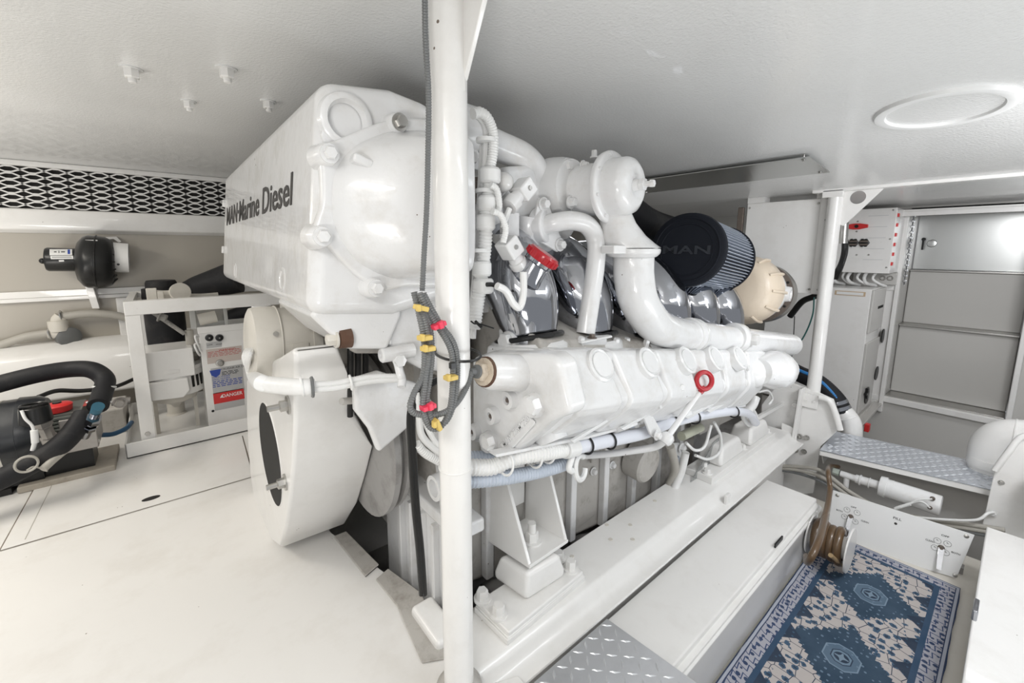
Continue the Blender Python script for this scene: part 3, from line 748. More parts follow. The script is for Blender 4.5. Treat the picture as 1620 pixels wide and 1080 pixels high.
# cables running under the step
for i, (off, r) in enumerate(((0, .011), (9, .011), (17, .009))):
    b = MB(); pts = [X(1222 + i * 3, 737 + off * .3, 2.98), X(1262, 738 + off * .6, 2.98), X(1300, 745 + off, 2.97), X(1345, 778 + off * .8, 2.97), X(1395, 805 + off * .8, 2.97), X(1450, 818 + off * .8, 2.97), X(1510, 826 + off * .7, 2.97), X(1590, 838 + off * .8, 2.97)]
    b.tube(pts, r, 10); tag(b.build('grey_cable', GREYC if i == 2 else GREYH), ['uppermost of the grey cables drooping under the tread step', 'middle one of the grey cables drooping under the tread step', 'lowest of the grey cables drooping under the tread step'][i], 'cable', 'grey cables under the step')
b = MB(); b.tube([X(1440, 817, 2.94), X(1500, 822, 2.94), X(1545, 822, 2.94), X(1562, 812, 2.96), X(1572, 810, 3.0)], .006); b.hexb(X(1570, 811, 3.01), (-1, 0, 0), .012, .01)
tag(b.build('ground_wire', WCON), 'thin white wire ending at a bolt on the right hand web', 'wire')

# brown hose on its reel
t = thing('hose_reel', 'white hose rack with coils of brown hose, fixed to the end of the long locker', 'hose reel', (2.35, .47, -.25))
rc0 = Y(1281, 843, .512); rax = V((0, -1, 0))
b = MB(); b.cyl(rc0, rc0 + rax * .155, .05); b.lathe(rc0 + rax * .152, rax, [(0, .102), (.006, .102)], 40); b.lathe(rc0 + rax * .002, rax, [(0, .09), (.006, .09)], 36); b.build('spool', WHITE, t)
b = MB()
pts = []
for i in range(16 * 4 + 1):
    a = i / 16 * 2 * math.pi; pts.append(rc0 + rax * (.022 + .112 * i / 64) + V((math.cos(a), 0, math.sin(a))) * (.068 + .004 * math.sin(a * .37)))
b.tube(pts, .0175, 14, raw=True); b.build('coiled_hose', BROWN, t)
b = MB(); b.tube([Y(1306, 812, .46), Y(1301, 835, .43), Y(1294, 858, .41), Y(1284, 880, .41), Y(1277, 889, .43), Y(1276, 880, .45)], .0135, 14)
b.build('hanging_loop', BROWN, t)
b = MB(); b.tube([Y(1302, 822, .45), Y(1309, 800, .47), Y(1313, 772, .50), Y(1310, 745, .53), X(1314, 737, 2.95), X(1326, 738, 3.05)], .0115)
b.build('supply_hose', BROWN, t)
b = MB(); q = Y(1314, 878, .40); b.cyl(q, Y(1334, 895, .37), .0095, .0075, 12); b.build('wooden_peg', WOOD, t)
b = MB()
for u, v in ((1292, 809), (1280, 826), (1274, 861)): b.lathe(Y(u, v, .510), (0, -1, 0), [(0, .006), (.006, .004)], 10)
b.build('screw', WHITE, t)

# ================================================================ FAR RIGHT EQUIPMENT
t = thing('equipment_cabinet', 'tall white cabinet with round black vents beside the step recess', 'cabinet', (4.45, .95, -.2))
KX = 4.2
b = MB(); b.bb((KX, .715, -.16), (KX + .45, 1.42, .84)); b.build('body', WHITE, t, bevel=.006)
b = MB(); b.bb((KX + .0, .70, .50), (KX + .44, .716, .835)); b.bb((KX + .0, .70, -.15), (KX + .44, .716, .42)); b.build('side_panel', WALLR, t, bevel=.004)
b = MB()
for u, v, rr in ((1396, 531, .06), (1386, 590, .06), (1371, 625, .07)):
    p = Y(u, v, .699); b.lathe(p, (0, -1, 0), [(0, rr), (.006, rr), (.007, rr * .8)], 24)
b.build('vent', BLACK, t)
b = MB(); p = Y(1371, 622, .69); b.box(p, (.02, .02, .09)); b.box(p, (.09, .02, .02)); b.build('knob', BLACK, t, bevel=.004)
b = MB(); p = Y(1393, 485, .7); b.box(p, (.18, .004, .02)); b.build('grip_slot', DARK, t)
b = MB(); b.box((KX - .001, .845, .80), (.002, .19, .035)); sl_ = b.build('sticker', mat('tan_label', (.55, .42, .28), .5), t)
b = MB(); b.box((KX - .0022, .845, .80), (.001, .165, .022)); b.build('sticker_print', LABELW, sl_)
b = MB(); b.prism(P([(1352, 655), (1400, 622), (1402, 630), (1360, 678), (1345, 676)], z=-.17), (0, 0, -.02))
tag(b.build('shelf_board', GREYW, bevel=.003), 'narrow grey white board jutting out under the tall cabinet', 'board')
b = MB(); b.bb((KX + .05, .72, -.6), (KX + .4, 1.4, -.19)); b.bb((KX + .02, .69, -.17), (KX + .44, 1.42, -.16)); tag(b.build('cabinet_plinth', GREYW), 'grey white plinth under the tall vented cabinet', 'plinth')
# electrical panel
t = thing('electrical_panel', 'white electrical box with red switch and two black outlets above the cabinet', 'electrical panel', (4.5, .85, .95))
EX = 4.4
e0, e1_ = X(1322, 328, EX), X(1417, 428, EX)
zt, zb, yl, yr = 1.455, .955, 1.10, .665
b = MB(); b.bb((EX, yr, zb), (EX + .36, yl, zt)); b.build('case', WHITE, t, bevel=.004)
b = MB(); p = X(1356, 358, EX - .0); b.prism([p + V((-.001, .075, .012)), p + V((-.001, .02, .022)), p + V((-.001, -.02, .022)), p + V((-.001, -.07, .012)), p + V((-.001, -.07, -.012)), p + V((-.001, -.02, -.024)), p + V((-.001, .02, -.024)), p + V((-.001, .075, -.012))], (-.02, 0, 0)); sw = b.build('isolator_switch', REDP, t, bevel=.003)
b = MB(); b.lathe(p + V((-.02, 0, 0)), (-1, 0, 0), [(0, .014), (.008, .012)], 16); b.build('hub', BLACK, sw)
for u, v in ((1350, 384), (1367, 384)):
    b = MB(); p = X(u, v, EX); b.lathe(p, (-1, 0, 0), [(0, .036), (.008, .036), (.010, .031)], 6); ol = b.build('outlet', BLACK, t)
    b = MB(); b.box(p + V((-.012, 0, .012)), (.005, .05, .012)); b.box(p + V((-.012, 0, -.014)), (.005, .05, .012)); b.build('slot', BROWNM, ol)
    b = MB(); b.lathe(p + V((-.009, 0, .034)), (-1, 0, 0), [(0, .006), (.003, .005)], 10); b.lathe(p + V((-.009, 0, -.034)), (-1, 0, 0), [(0, .006), (.003, .005)], 10); b.build('screw', LABELW, ol)
b = MB()
for u, v in ((1413, 332), (1408, 378), (1402, 423), (1357, 350), (1355, 366), (1355, 403), (1374, 403)): b.lathe(X(u, v, EX), (-1, 0, 0), [(0, .007), (.003, .005)], 10)
b.build('screw', STEEL, t)
for k in range(6):
    b = MB(); z = 1.40 - k * .074; b.box((EX + .05, yr - .003, z), (.035, .012, .026)); b.build('breaker', REDP, t, bevel=.001)
b = MB()
for k in range(5): b.box((EX - .0006, .77, 1.40 - k * .085), (.0012, .12, .004))
b.box((EX - .0006, .97, 1.41), (.0012, .11, .004)); b.build('print_line', mat('faint_grey_ink', (.6, .6, .6), .5), t)
CL = ['leftmost', 'second from the left', 'third from the left', 'middle one', 'third from the right', 'second from the right', 'rightmost']
for k in range(7):
    b = MB(); yy = 1.05 - k * .05 + .01 * (k % 2)
    b.tube([V((EX + .08, yy, .96)), V((EX + .03 + .02 * (k % 3), yy + .01, .91)), V((EX + .06, yy - .03 + .02 * (k % 2), .87)), V((EX + .12, yy - .06, .85))], .012 if k % 2 else .009, 8)
    tag(b.build('white_cable', WCON), CL[k] + ' of the seven short white cables looping out below the electrical box', 'cable', 'white cables below the electrical box')
b = MB(); b.bb((EX + .36, .66, .80), (BX, .95, 1.46)); struct(b.build('trim_13', WHITE, bevel=.003))
b = MB(); b.bb((EX + .3, .66, .85), (EX + .36, .86, .95)); t_ = b.build('junction_box', WALLR, bevel=.003); tag(t_, 'small white box with two round gauges under the electrical box', 'box')
b = MB()
for u, v in ((1396, 440), (1408, 440)): b.torus(X(u, v, EX + .298), (-1, 0, 0), .016, .005, 16, 6)
b.build('gauge', STEEL, t_)
# control box on the slim post
t = thing('control_box', 'big square white box fixed to the left of the slim far post', 'control box', (3.25, 1.05, .85))
CX = 3.16
q = P([(1178, 322), (1310, 312), (1303, 472), (1176, 455)], x=CX)
yL = X(1176, 400, CX).y; yR = X(1306, 400, CX).y; zB = X(1240, 462, CX).z; zT = X(1240, 318, CX).z
b = MB(); b.bb((CX, yR, zB), (CX + .16, yL, zT)); b.build('case', WHITE, t, bevel=.005)
b = MB(); b.bb((CX - .012, yR - .02, zB + .004), (CX - .001, yR + .05, zT)); b.build('edge_flange', WHITE, t, bevel=.002)
b = MB()
for yy, zz in ((yR + .015, zB + .03), (yR + .015, zT - .13), (yR + .06, zB + .03), (yR + .06, zT - .03), (yL - .02, zT - .03)): b.lathe((CX - .012, yy, zz), (-1, 0, 0), [(0, .007), (.005, .005)], 12)
b.build('rivet', STEEL, t)
b = MB(); b.bb((CX, yL - .1, zT), (CX + .1, yL, zT + .09)); b.build('hanger_tab', WHITE, t)
b = MB(); b.bb((CX + .02, yR + .02, zT), (CX + .14, yR + .08, 1.49)); b.build('bracket', WHITE, t)
b = MB(); b.bb((CX + .0, yL + .02, zB + .3), (CX + .02, yL + .06, zT - .02)); tag(b.build('louvre_strip', BROWNM, bevel=.006), 'dark narrow strip standing left of the control box', 'strip')
# black cable bundle between post and panel
t = thing('black_cable_bundle', 'glossy black cables wrapped in silver sleeve hanging right behind the slim post', 'cable', (3.3, .66, .9))
b = MB(); b.tube([X(1336, 352, 3.3), X(1334, 385, 3.3)], .022, raw=True); b.build('foil_sleeve', STEEL, t)
b = MB()
for k in range(3): b.tube([X(1335 + k * 2, 380, 3.3 + .01 * k), X(1334 + k * 2, 400, 3.3), X(1328 + k * 2, 420, 3.3), X(1316 + 4 * k, 440, 3.4)], .011, 10)
b.build('cable', BLACK, t)
# hoses
def strip_tube(b, pts, r, w0, ang):
    pass
t = thing('exhaust_hose', 'fat black hose with a blue stripe and steel clamps behind the slim post', 'hose', X(1300, 600, 3.2))
hp_ = [X(1228, 572, 3.50), X(1262, 590, 3.46), X(1295, 606, 3.43), X(1322, 632, 3.42), X(1332, 652, 3.42)]
b = MB(); b.tube(hp_, .057, 24, ribs=.012, amp=.02); b.build('hose_wall', RUBBER, t)
b = MB(); sp_ = smooth_path([p + V((-.038, .0, .037)) for p in hp_]); b.tube(sp_[:-4], .011, 10, raw=True); b.build('blue_stripe', BLUE, t)
b = MB(); d = (hp_[-1] - hp_[-2]).normalized()
for k in (.1, .55): b.lathe(hp_[-2].lerp(hp_[-1], k) , d, [(0, .061), (.022, .061)], 28)
b.build('clamp', CHROME, t)
t = thing('elbow_pipe', 'cream pipe elbow joined to the blue striped hose beside the web', 'pipe', X(1345, 670, 3.43))
b = MB(); e = [hp_[-1] - d * .02, X(1342, 662, 3.42), X(1348, 676, 3.42), X(1350, 700, 3.43)]; e = [hp_[-2].lerp(hp_[-1], .8), X(1340, 657, 3.42), X(1348, 672, 3.42), X(1348, 705, 3.42)]
b.tube(e, .052, 24); b.build('pipe', WHITE, t)
b = MB(); b.torus(X(1341, 660, 3.42), d, .052, .006, 28, 8); b.torus(X(1348, 690, 3.42), (0, 0, 1), .054, .006, 28, 8); b.build('collar', WHITE, t)
t = thing('elbow_pipe', 'large cream pipe elbow behind the right hand web plate', 'pipe', X(1570, 715, 3.4))
b = MB(); e = [X(1568, 752, 3.38), X(1566, 725, 3.38), X(1573, 702, 3.38), X(1596, 690, 3.38), X(1640, 692, 3.38)]; b.tube(e, .085, 28); b.build('pipe', WHITE, t)
b = MB(); b.lathe(X(1568, 738, 3.38), (0, 0, 1), [(0, .093), (.02, .095), (.045, .093)], 32); b.torus(X(1604, 690, 3.38), (0, -1, 0), .087, .006, 28, 8); b.build('collar', WHITE, t)
b = MB(); b.tube([X(1302, 465, 3.35), X(1285, 470, 3.35), X(1268, 478, 3.4), X(1250, 500, 3.45)], .020); tag(b.build('black_hose', BLACK), 'short black hose curving away under the control box', 'hose')
b = MB(); b.tube([X(1288, 470, 3.3), X(1285, 500, 3.32), X(1270, 535, 3.35), X(1245, 568, 3.35), X(1244, 575, 3.35)], .0045, 8); tag(b.build('green_wire', GREEN), 'thin green wire hanging below the control box', 'wire')
b = MB(); b.tube([X(1257, 500, 3.4), X(1255, 540, 3.4), X(1251, 575, 3.38), X(1246, 600, 3.38)], .003, 8); tag(b.build('black_wire', BLACK), 'thin black wire hanging straight down behind the pipe end', 'wire')
b = MB(); p = X(1372, 676, 4.1); b.box(p, (.05, .03, .06)); tag(b.build('red_handle', REDP, bevel=.005), 'small red handle on the floor under the grey board', 'handle')
b = MB(); b.box(X(1541, 722, 4.2), (.05, .03, .06)); tag(b.build('red_handle', REDP, bevel=.005), 'small red part beside the large cream elbow', 'handle')
# ================================================================ THE ENGINE
ta = math.radians(7.5)
EX_ = V((math.cos(ta), 0, -math.sin(ta)))     # the engine leans aft
EZ_ = V((math.sin(ta), 0, math.cos(ta)))
def bolts(parent, lst, name='bolt', mat=None):
    for q in lst:
        b = MB(); b.hexb(*q); b.build(name, mat or WHITE2, parent)
ENG = thing('marine_engine', 'large white twelve cylinder marine diesel engine filling the middle of the room', 'engine', (1.4, 1.5, -0.4))
YB = 1.0
# --- expansion tank / heat exchanger across the front
XF0, XF1 = Y(489, 500, YB), Y(505, 124, YB)
fd = (XF1 - XF0)
tank_poly = P([(489, 501), (505, 123), (621, 137), (672, 158), (716, 185), (716, 470), (626, 500)], y=YB)
YL = on_plane(353, 400, Y(489, 500, YB), (Y(505, 124, YB) - Y(489, 500, YB)).cross(V((0, 1, 0)))).y
b = MB(); b.prism(tank_poly, (0, YL - YB, 0)); TANK = b.build('expansion_tank', WHITE2, ENG, bevel=.035, bseg=5, ang=25)
nF = fd.cross(V((0, 1, 0))).normalized()
if nF.x > 0: nF = -nF
def face(u, v): return on_plane(u, v, XF0, nF)
fu = fd.normalized()
tl, tr_ = face(359, 357), face(462, 323)
lw = (tr_ - tl).length; lh = (face(460, 272) - tr_).dot(fu)
text('MAN·Marine Diesel', tl + nF * .001, V((0, -1, 0)), fu, abs(tl.y - tr_.y), lh * 1.0, INK, 'lettering', TANK, depth=.0008, bold=.012)
b = MB(); wy0, wy1 = tl.y + .0, tr_.y - .02
b = MB()
for u, v, r in ((446, 445, .028), (366, 435, .028)):
    pass
for u, v in ((446, 442), (372, 428)):
    c = face(u, v); b = MB(); b.lathe(c - nF * .004, nF, [(0, .034), (.006, .034), (.0062, .026), (.001, .024)], 28); b.build('plug_recess', WHITE2, TANK)
for u, v in ((356, 322), (355, 395)):
    b = MB(); b.hexb(face(u, v) + nF * -.006, nF, .02, .014); b.build('bolt', WHITE2, TANK)
# near end: flange with D shaped dome
def endp(u, v, y): return Y(u, v, y)
out_px = [(500, 232), (522, 226), (556, 212), (598, 196), (640, 190), (700, 200), (722, 250), (722, 440), (690, 452), (640, 452), (600, 458), (566, 440), (536, 412), (512, 385), (490, 378), (497, 350), (505, 320), (504, 270)]
def ring(px, y, sc=1.0, cx=620, cy=325, y0=YB):
    base = [Y(u, v, y0) for u, v in px]; c = Y(cx, cy, y0)
    return [V((c.x + (p.x - c.x) * sc, y, c.z + (p.z - c.z) * sc)) for p in base]
def smooth_ring(px, n=5):
    q = [V((u, v, 0)) for u, v in px]; N_ = len(q); out = []
    for i in range(N_):
        p0, p1, p2, p3 = q[i - 1], q[i], q[(i + 1) % N_], q[(i + 2) % N_]
        for j in range(n):
            t = j / n
            r = 0.5 * ((2 * p1) + (p2 - p0) * t + (2 * p0 - 5 * p1 + 4 * p2 - p3) * t * t + (3 * p1 - p0 - 3 * p2 + p3) * t ** 3)
            out.append((r.x, r.y))
    return out
so = smooth_ring(out_px)
b = MB(); b.loft([ring(so, YB + .01), ring(so, YB - .018), ring(so, YB - .024, .985)]); b.build('end_flange', WHITE2, TANK, bevel=.006, ang=50)
dome = smooth_ring([(524, 290), (538, 258), (560, 236), (590, 222), (612, 216), (660, 214), (705, 222), (716, 260), (716, 420), (690, 434), (640, 436), (612, 434), (585, 424), (560, 408), (538, 380), (524, 345)])
def dring(y, sx, sz):
    base = [Y(u, v, YB) for u, v in dome]; c = Y(700, 328, YB)
    return [V((c.x + (p.x - c.x) * sx, y, c.z + (p.z - c.z) * sz)) for p in base]
b = MB(); b.loft([dring(YB - .01, 1.02, 1.04), dring(YB - .028, 1.01, 1.03), dring(YB - .05, .93, .985), dring(YB - .08, .79, .95), dring(YB - .105, .64, .92), dring(YB - .121, .53, .88), dring(YB - .127, .46, .83), dring(YB - .128, .3, .6)])
b.build('end_cover', WHITE2, TANK, ang=60)
for (u, v), ru in (((523, 242), .014), ((512, 374), .014), ((597, 456), .014), ((635, 192), .014)):
    p = Y(u, v, YB - .05); b = MB(); b.lathe(p + V((0, .07, 0)), (0, -1, 0), [(0, .030), (.03, .026), (.058, .022), (.061, .020)], 28); b.build('boss', WHITE2, TANK)
    b = MB(); b.hexb(p + V((0, .008, 0)), (0, -1, 0), ru, .014); b.build('bolt', STEEL if u == 635 else WHITE2, TANK)
c = Y(546, 192, YB - .0)
b = MB(); b.lathe(c, (0, -1, 0), [(0, .062), (.014, .058), (.018, .052), (.018, .044), (.004, .040), (.002, .038)], 40, cap=False); b.build('lifting_eye', WHITE2, TANK)
b = MB(); b.prism([Y(u, v, YB + .004) for u, v in ((512, 190), (522, 206), (533, 230), (528, 246), (516, 240), (505, 215))], (0, -.012, 0)); b.build('eye_web', WHITE2, TANK, bevel=.005)
b = MB(); b.box(Y(572, 255, YB - .06), (.045, .03, .02), Matrix.Rotation(.3, 3, 'Y')); b.build('casting_pad', WHITE2, TANK, bevel=.006)
# --- bracket and casting below the tank
b = MB(); b.prism([Y(u, v, 1.02) for u, v in ((489, 498), (549, 553), (614, 553), (636, 500), (636, 455), (560, 455))], (0, .35, 0)); BR = b.build('tank_bracket', WHITE2, ENG, bevel=.012, bseg=3)
bolts(BR, [(Y(541, 535, 1.03) + V((-.012, 0, 0)), V((-1, 0, 0)), .015, .02)], mat=CREAM)
b = MB(); p = Y(541, 535, 1.03); b.lathe(p + V((.02, 0, 0)), (-1, 0, 0), [(0, .026), (.028, .024), (.03, .018)], 20); b.build('boss', RUST, BR)
b = MB(); b.prism([Y(u, v, 1.04) for u, v in ((612, 470), (640, 440), (700, 440), (745, 450), (745, 585), (700, 590), (668, 585), (650, 575), (612, 553))], (0, .4, 0)); WP = b.build('water_pump', WHITE2, ENG, bevel=.02, bseg=3)
b = MB(); p = Y(604, 562, 1.03); b.lathe(p + V((0, 0, 0)), (-1, 0, 0), [(-.09, .02), (.0, .02), (.004, .016), (.004, .008), (-.01, .006)], 20); b.build('pipe_stub', WHITE2, WP)
b = MB(); p = Y(627, 570, 1.02); b.tube([p + V((0, .05, .01)), p, p + V((.0, -.02, -.03)), Y(636, 600, 1.0), Y(635, 612, .99)], .011); b.lathe(Y(632, 570, .99), (0, -1, 0), [(0, .016), (.01, .016)], 6); b.build('lever', WHITE2, WP)
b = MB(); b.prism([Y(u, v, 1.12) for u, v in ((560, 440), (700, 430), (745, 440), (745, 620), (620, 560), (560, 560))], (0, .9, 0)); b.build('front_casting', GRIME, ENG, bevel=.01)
# --- alternator
c = X(393, 546, .205); c1 = c + V((.28, -.0, -.02)); r = abs(X(393, 599, .205).z - X(393, 493, .205).z) / 2
b = MB(); b.lathe(c, V((1, 0, -.05)), [(0, r * .86), (.006, r * .97), (.02, r), (.075, r), (.078, r * .96), (.17, r * .96), (.172, r * 1.0), (.2, r), (.203, r * .9), (.30, r * .88)], 40); ALT = b.build('alternator', CREAM, ENG, ang=30)
b = MB(); b.box(X(396, 572, .215) + V((.02, 0, 0)), (.05, .05, .07)); b.build('terminal_recess', DARK, ALT, bevel=.004)
b = MB(); b.torus(c + V((.078, 0, -.004)), (1, 0, -.05), r * 1.0, .003, 40, 6); b.build('band', CREAM, ALT)
b = MB(); b.lathe(c + V((.06, -r * .98, .05)), (0, -1, 0), [(0, .008), (.008, .008)], 12); b.build('screw', STEEL, ALT)
b = MB(); b.box(c + V((.13, -r * .97, -.01)), (.05, .008, .04)); b.build('name_plate', CREAM, ALT, bevel=.002)
bolts(ENG, [(face(397, 483) + V((0.03, -.02, 0)), (0, 0, -1), .022, .03)], mat=WHITE2)
# --- pulley guard
GX = 0.25
front_px = [(462, 550), (466, 560), (466, 603), (465, 680), (462, 740), (457, 790), (451, 835), (443, 866), (430, 856), (419, 839), (408, 812), (401, 785), (396, 750), (392, 700), (390, 650), (390, 600), (398, 585), (440, 565)]
fp = [X(u, v, GX) for u, v in front_px]
depth = [.36, .36, .395, .41, .50, .50, .50, .49, .46, .44, .42, .40, .38, .38, .38, .38, .38, .36]
bp = []
for p, d_ in zip(fp, depth): bp.append(V((d_, p.y, p.z - (d_ - GX) * .03)))
b = MB(); b.loft([fp, bp]); GUARD = b.build('pulley_guard', WHITE, ENG, bevel=.014, bseg=4, ang=28)
hc_ = X(427, 717, GX - .0005); rr_ = abs(X(427, 653, GX).z - X(427, 781, GX).z) / 2
b = MB(); b.lathe(hc_, (-1, 0, 0), [(0, rr_), (.001, rr_)], 48); b.build('guard_opening', DARK, GUARD)
b = MB(); b.torus(hc_, (-1, 0, 0), rr_, .002, 48, 6); b.build('opening_rim', WHITE, GUARD)
for u, v in ((447, 640), (442, 762)):
    q = X(u + 10, v, GX); b = MB(); b.lathe(q, (-1, 0, 0), [(0, .026), (.005, .026)], 24); b.lathe(q + V((-.005, 0, 0)), (-1, 0, 0), [(0, .016), (.018, .016), (.02, .012)], 6); b.lathe(q + V((-.02, 0, 0)), (-1, 0, 0), [(0, .0085), (.035, .0085)], 14); b.build('stud', STEEL, GUARD)
b = MB(); q0, q1 = Y(552, 632, 1.10), Y(582, 632, 1.13); b.cyl(q0 + V((-.02, 0, 0)), q1, .0095); b.hexb(q1 - V((.0, 0, 0)), (1, 0, 0), .018, .02); b.build('stay_bolt', GREYW, GUARD)
# --- belts, damper and engine front
b = MB(); pc = V((.50, 1.44, .50))
b.lathe(pc, (1, 0, 0), [(0, .20), (.01, .30), (.03, .30), (.035, .27), (.05, .27), (.055, .29), (.07, .29)], 48); b.build('crank_pulley', BILGE, ENG, ang=25)
b = MB()
for k in range(3): b.tube([V((.40 + k * .022, 1.16, 1.0)), V((.40 + k * .022, 1.17, .85)), V((.40 + k * .022, 1.2, .66))], .009, 8)
b.build('drive_belt', BLACK, ENG)
b = MB(); b.prism([(.58, 1.14, .55), (.58, 1.14, .9), (.58, 2.0, .9), (.58, 2.0, .2), (.58, 1.4, .2)], (.03, 0, 0)); b.build('shadow_plate', GRIME, ENG)  # plate added behind the guard to keep the gap there dark
b = MB()   # triangular timing plate above the damper
b.prism([Y(u, v, 1.06) for u, v in ((560, 600), (600, 588), (660, 606), (690, 640), (600, 718), (585, 680), (562, 650))], (0, .03, 0)); b.build('front_plate', WHITE2, ENG, bevel=.012, bseg=3)
# crankcase
def sec(x, zt, zb, yn, yf): return [(x, yn, zt), (x, yn - .0, zb + .25), (x, yn + .12, zb), (x, yf - .12, zb), (x, yf, zb + .25), (x, yf, zt)]
def sec2(x, zt, zb, yn, yf): return [(x, yn, zt), (x, yn, zb + .02), (x, yn + .02, zb), (x, yf - .02, zb), (x, yf, zb + .02), (x, yf, zt)]
b = MB(); b.bb((.75, 1.3, -.5), (2.2, 1.8, -.0)); b.build('oil_pan', BILGE, ENG, bevel=.03)
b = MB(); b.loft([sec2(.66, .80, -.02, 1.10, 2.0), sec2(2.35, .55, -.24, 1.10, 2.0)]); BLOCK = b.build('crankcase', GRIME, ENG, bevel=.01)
for k in range(7):
    x = .80 + k * .22; z = .60 - (x - .7) * .14
    b = MB(); b.prism([(x, 1.101, z), (x + .035, 1.101, z), (x + .035, 1.101, z - .60), (x, 1.101, z - .60)], (0, -.035, 0)); b.build('rib', WHITE2, BLOCK, bevel=.006)
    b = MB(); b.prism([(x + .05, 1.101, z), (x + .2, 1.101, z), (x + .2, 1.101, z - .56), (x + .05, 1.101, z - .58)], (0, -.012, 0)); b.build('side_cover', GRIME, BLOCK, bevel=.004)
b = MB(); b.bb((.62, .98, -.55), (.68, 1.5, .30)); b.build('front_foot', WHITE2, BLOCK, bevel=.01)
for k in range(5):
    b = MB(); y = 1.0 + k * .08; b.bb((.598, y, -.5), (.622, y + .02, .28)); b.build('rib', WHITE2, BLOCK, bevel=.004)
b = MB(); b.bb((.60, .94, .30), (.70, 1.35, .345)); b.build('ledge', WHITE2, BLOCK, bevel=.008)
b = MB(); b.lathe((.60, 1.02, .45), (-1, 0, 0), [(0, .04), (.03, .038), (.03, .026), (.01, .022)], 24); b.build('boss', WHITE2, BLOCK)
b = MB(); b.prism([(.62, .98, .34), (.62, 1.08, .34), (.62, 1.12, .60), (.62, 1.0, .62)], (.05, 0, 0)); b.build('rib', WHITE2, BLOCK, bevel=.01)
# oil pan lagging and pipes in the bilge
b = MB()
pts = [V((.8 + .16 * k, 1.05 + .02 * math.sin(k * 2.1), -.13 - .018 * k + .015 * math.sin(k * 3.3))) for k in range(11)]
b.tube(pts, lambda q: .085 + .012 * math.sin(q * 60), 14); b.build('lagged_pipe', BILGE, ENG)
# gearbox at the rear
b = MB(); b.loft([[(2.3, 1.2 + .35 + .42 * math.cos(a), .1 + .45 * math.sin(a)) for a in [i * math.pi / 12 for i in range(24)]], [(2.75, 1.2 + .35 + .42 * math.cos(a), .02 + .45 * math.sin(a)) for a in [i * math.pi / 12 for i in range(24)]]]); b.build('gearbox', WHITE2, ENG, ang=30)
b = MB(); c = X(1010, 745, 1.9); 
b.lathe((1.85, 1.22, .12), (1, 0, -.13), [(0, .06), (.02, .12), (.22, .13), (.24, .09), (.4, .09)], 24); b.build('starter_motor', GRIME, ENG, ang=30)

# --- cylinder bank on the near side
def bank(x, T, M_, L_):
    return [V((x, T[0] + .22, T[1] - .02)), V((x, T[0] + .03, T[1] + .004)), V((x, T[0], T[1])), V((x, M_[0], M_[1])), V((x, M_[0] + .01, M_[1] - .03)), V((x, L_[0], L_[1])), V((x, L_[0] + .2, L_[1] + .05))]
def q2(u, v, x): p = X(u, v, x); return (p.y, p.z)
S0 = (q2(868, 557, .78), q2(905, 640, .78), q2(842, 702, .78))
S1 = (q2(1214, 557, 2.2), q2(1210, 604, 2.2), q2(1180, 640, 2.2))
def lerp2(a, c, t): return (a[0] + (c[0] - a[0]) * t, a[1] + (c[1] - a[1]) * t)
def Sx(x): t = (x - .78) / 1.42; return [lerp2(a, c, t) for a, c in zip(S0, S1)]
b = MB(); b.loft([bank(.74, *Sx(.74)), bank(2.2, *Sx(2.2))]); HEAD = b.build('cylinder_head', WHITE2, ENG, bevel=.012, bseg=3, ang=20)
# six head sections stand a little proud
for k in range(6):
    x0 = .80 + k * .235; s_ = [bank(x, *[(q[0] - .012 if i else q[0] - .004, q[1] + (.004 if i == 0 else -.0)) for i, q in enumerate(Sx(x))]) for x in (x0, x0 + .2)]
    b = MB(); b.loft(s_); b.build('rocker_cover', WHITE2, HEAD, bevel=.016, bseg=3, ang=20)
T0, M0 = Sx(.78)[0], Sx(.78)[1]
def hn(x):
    T, M_, L_ = Sx(x); d = V((0, M_[0] - T[0], M_[1] - T[1])).normalized(); n = V((0, d.z, -d.y)); n = n if n.y < 0 else -n
    return d, n
for u, v in ((948, 578), (1024, 574), (1085, 570), (1130, 567), (1168, 566)):
    # point on the slanted upper face
    T, M_, L_ = Sx(1.0); d, n = hn(1.0)
    p0 = V((1.0, T[0] - .008, T[1])); sl_ = V((1.42, S1[0][0] - S0[0][0], S1[0][1] - S0[0][1])).normalized(); nn_ = sl_.cross(d).normalized()
    if nn_.y > 0: nn_ = -nn_
    p = on_plane(u, v, p0, nn_)
    b = MB(); b.lathe(p - nn_ * .02, nn_, [(0, .052), (.030, .050), (.034, .044), (.031, .040), (.030, .038)], 32); PL = b.build('round_plug', WHITE2, HEAD)
    b = MB(); b.lathe(p + nn_ * .0105, nn_, [(0, .037), (.003, .036)], 32); b.build('cap_face', WHITE2, PL)
# lower ports under the head
for u, v in ((870, 690), (985, 672), (1075, 655)):
    T, M_, L_ = Sx(1.0); p = Y(u, v, .80)
    b = MB(); ax_ = V((0, -.55, -.8)); b.lathe(p - ax_ * .02, ax_, [(0, .05), (.035, .048), (.036, .036), (.02, .032)], 28); b.build('port', WHITE2, HEAD)
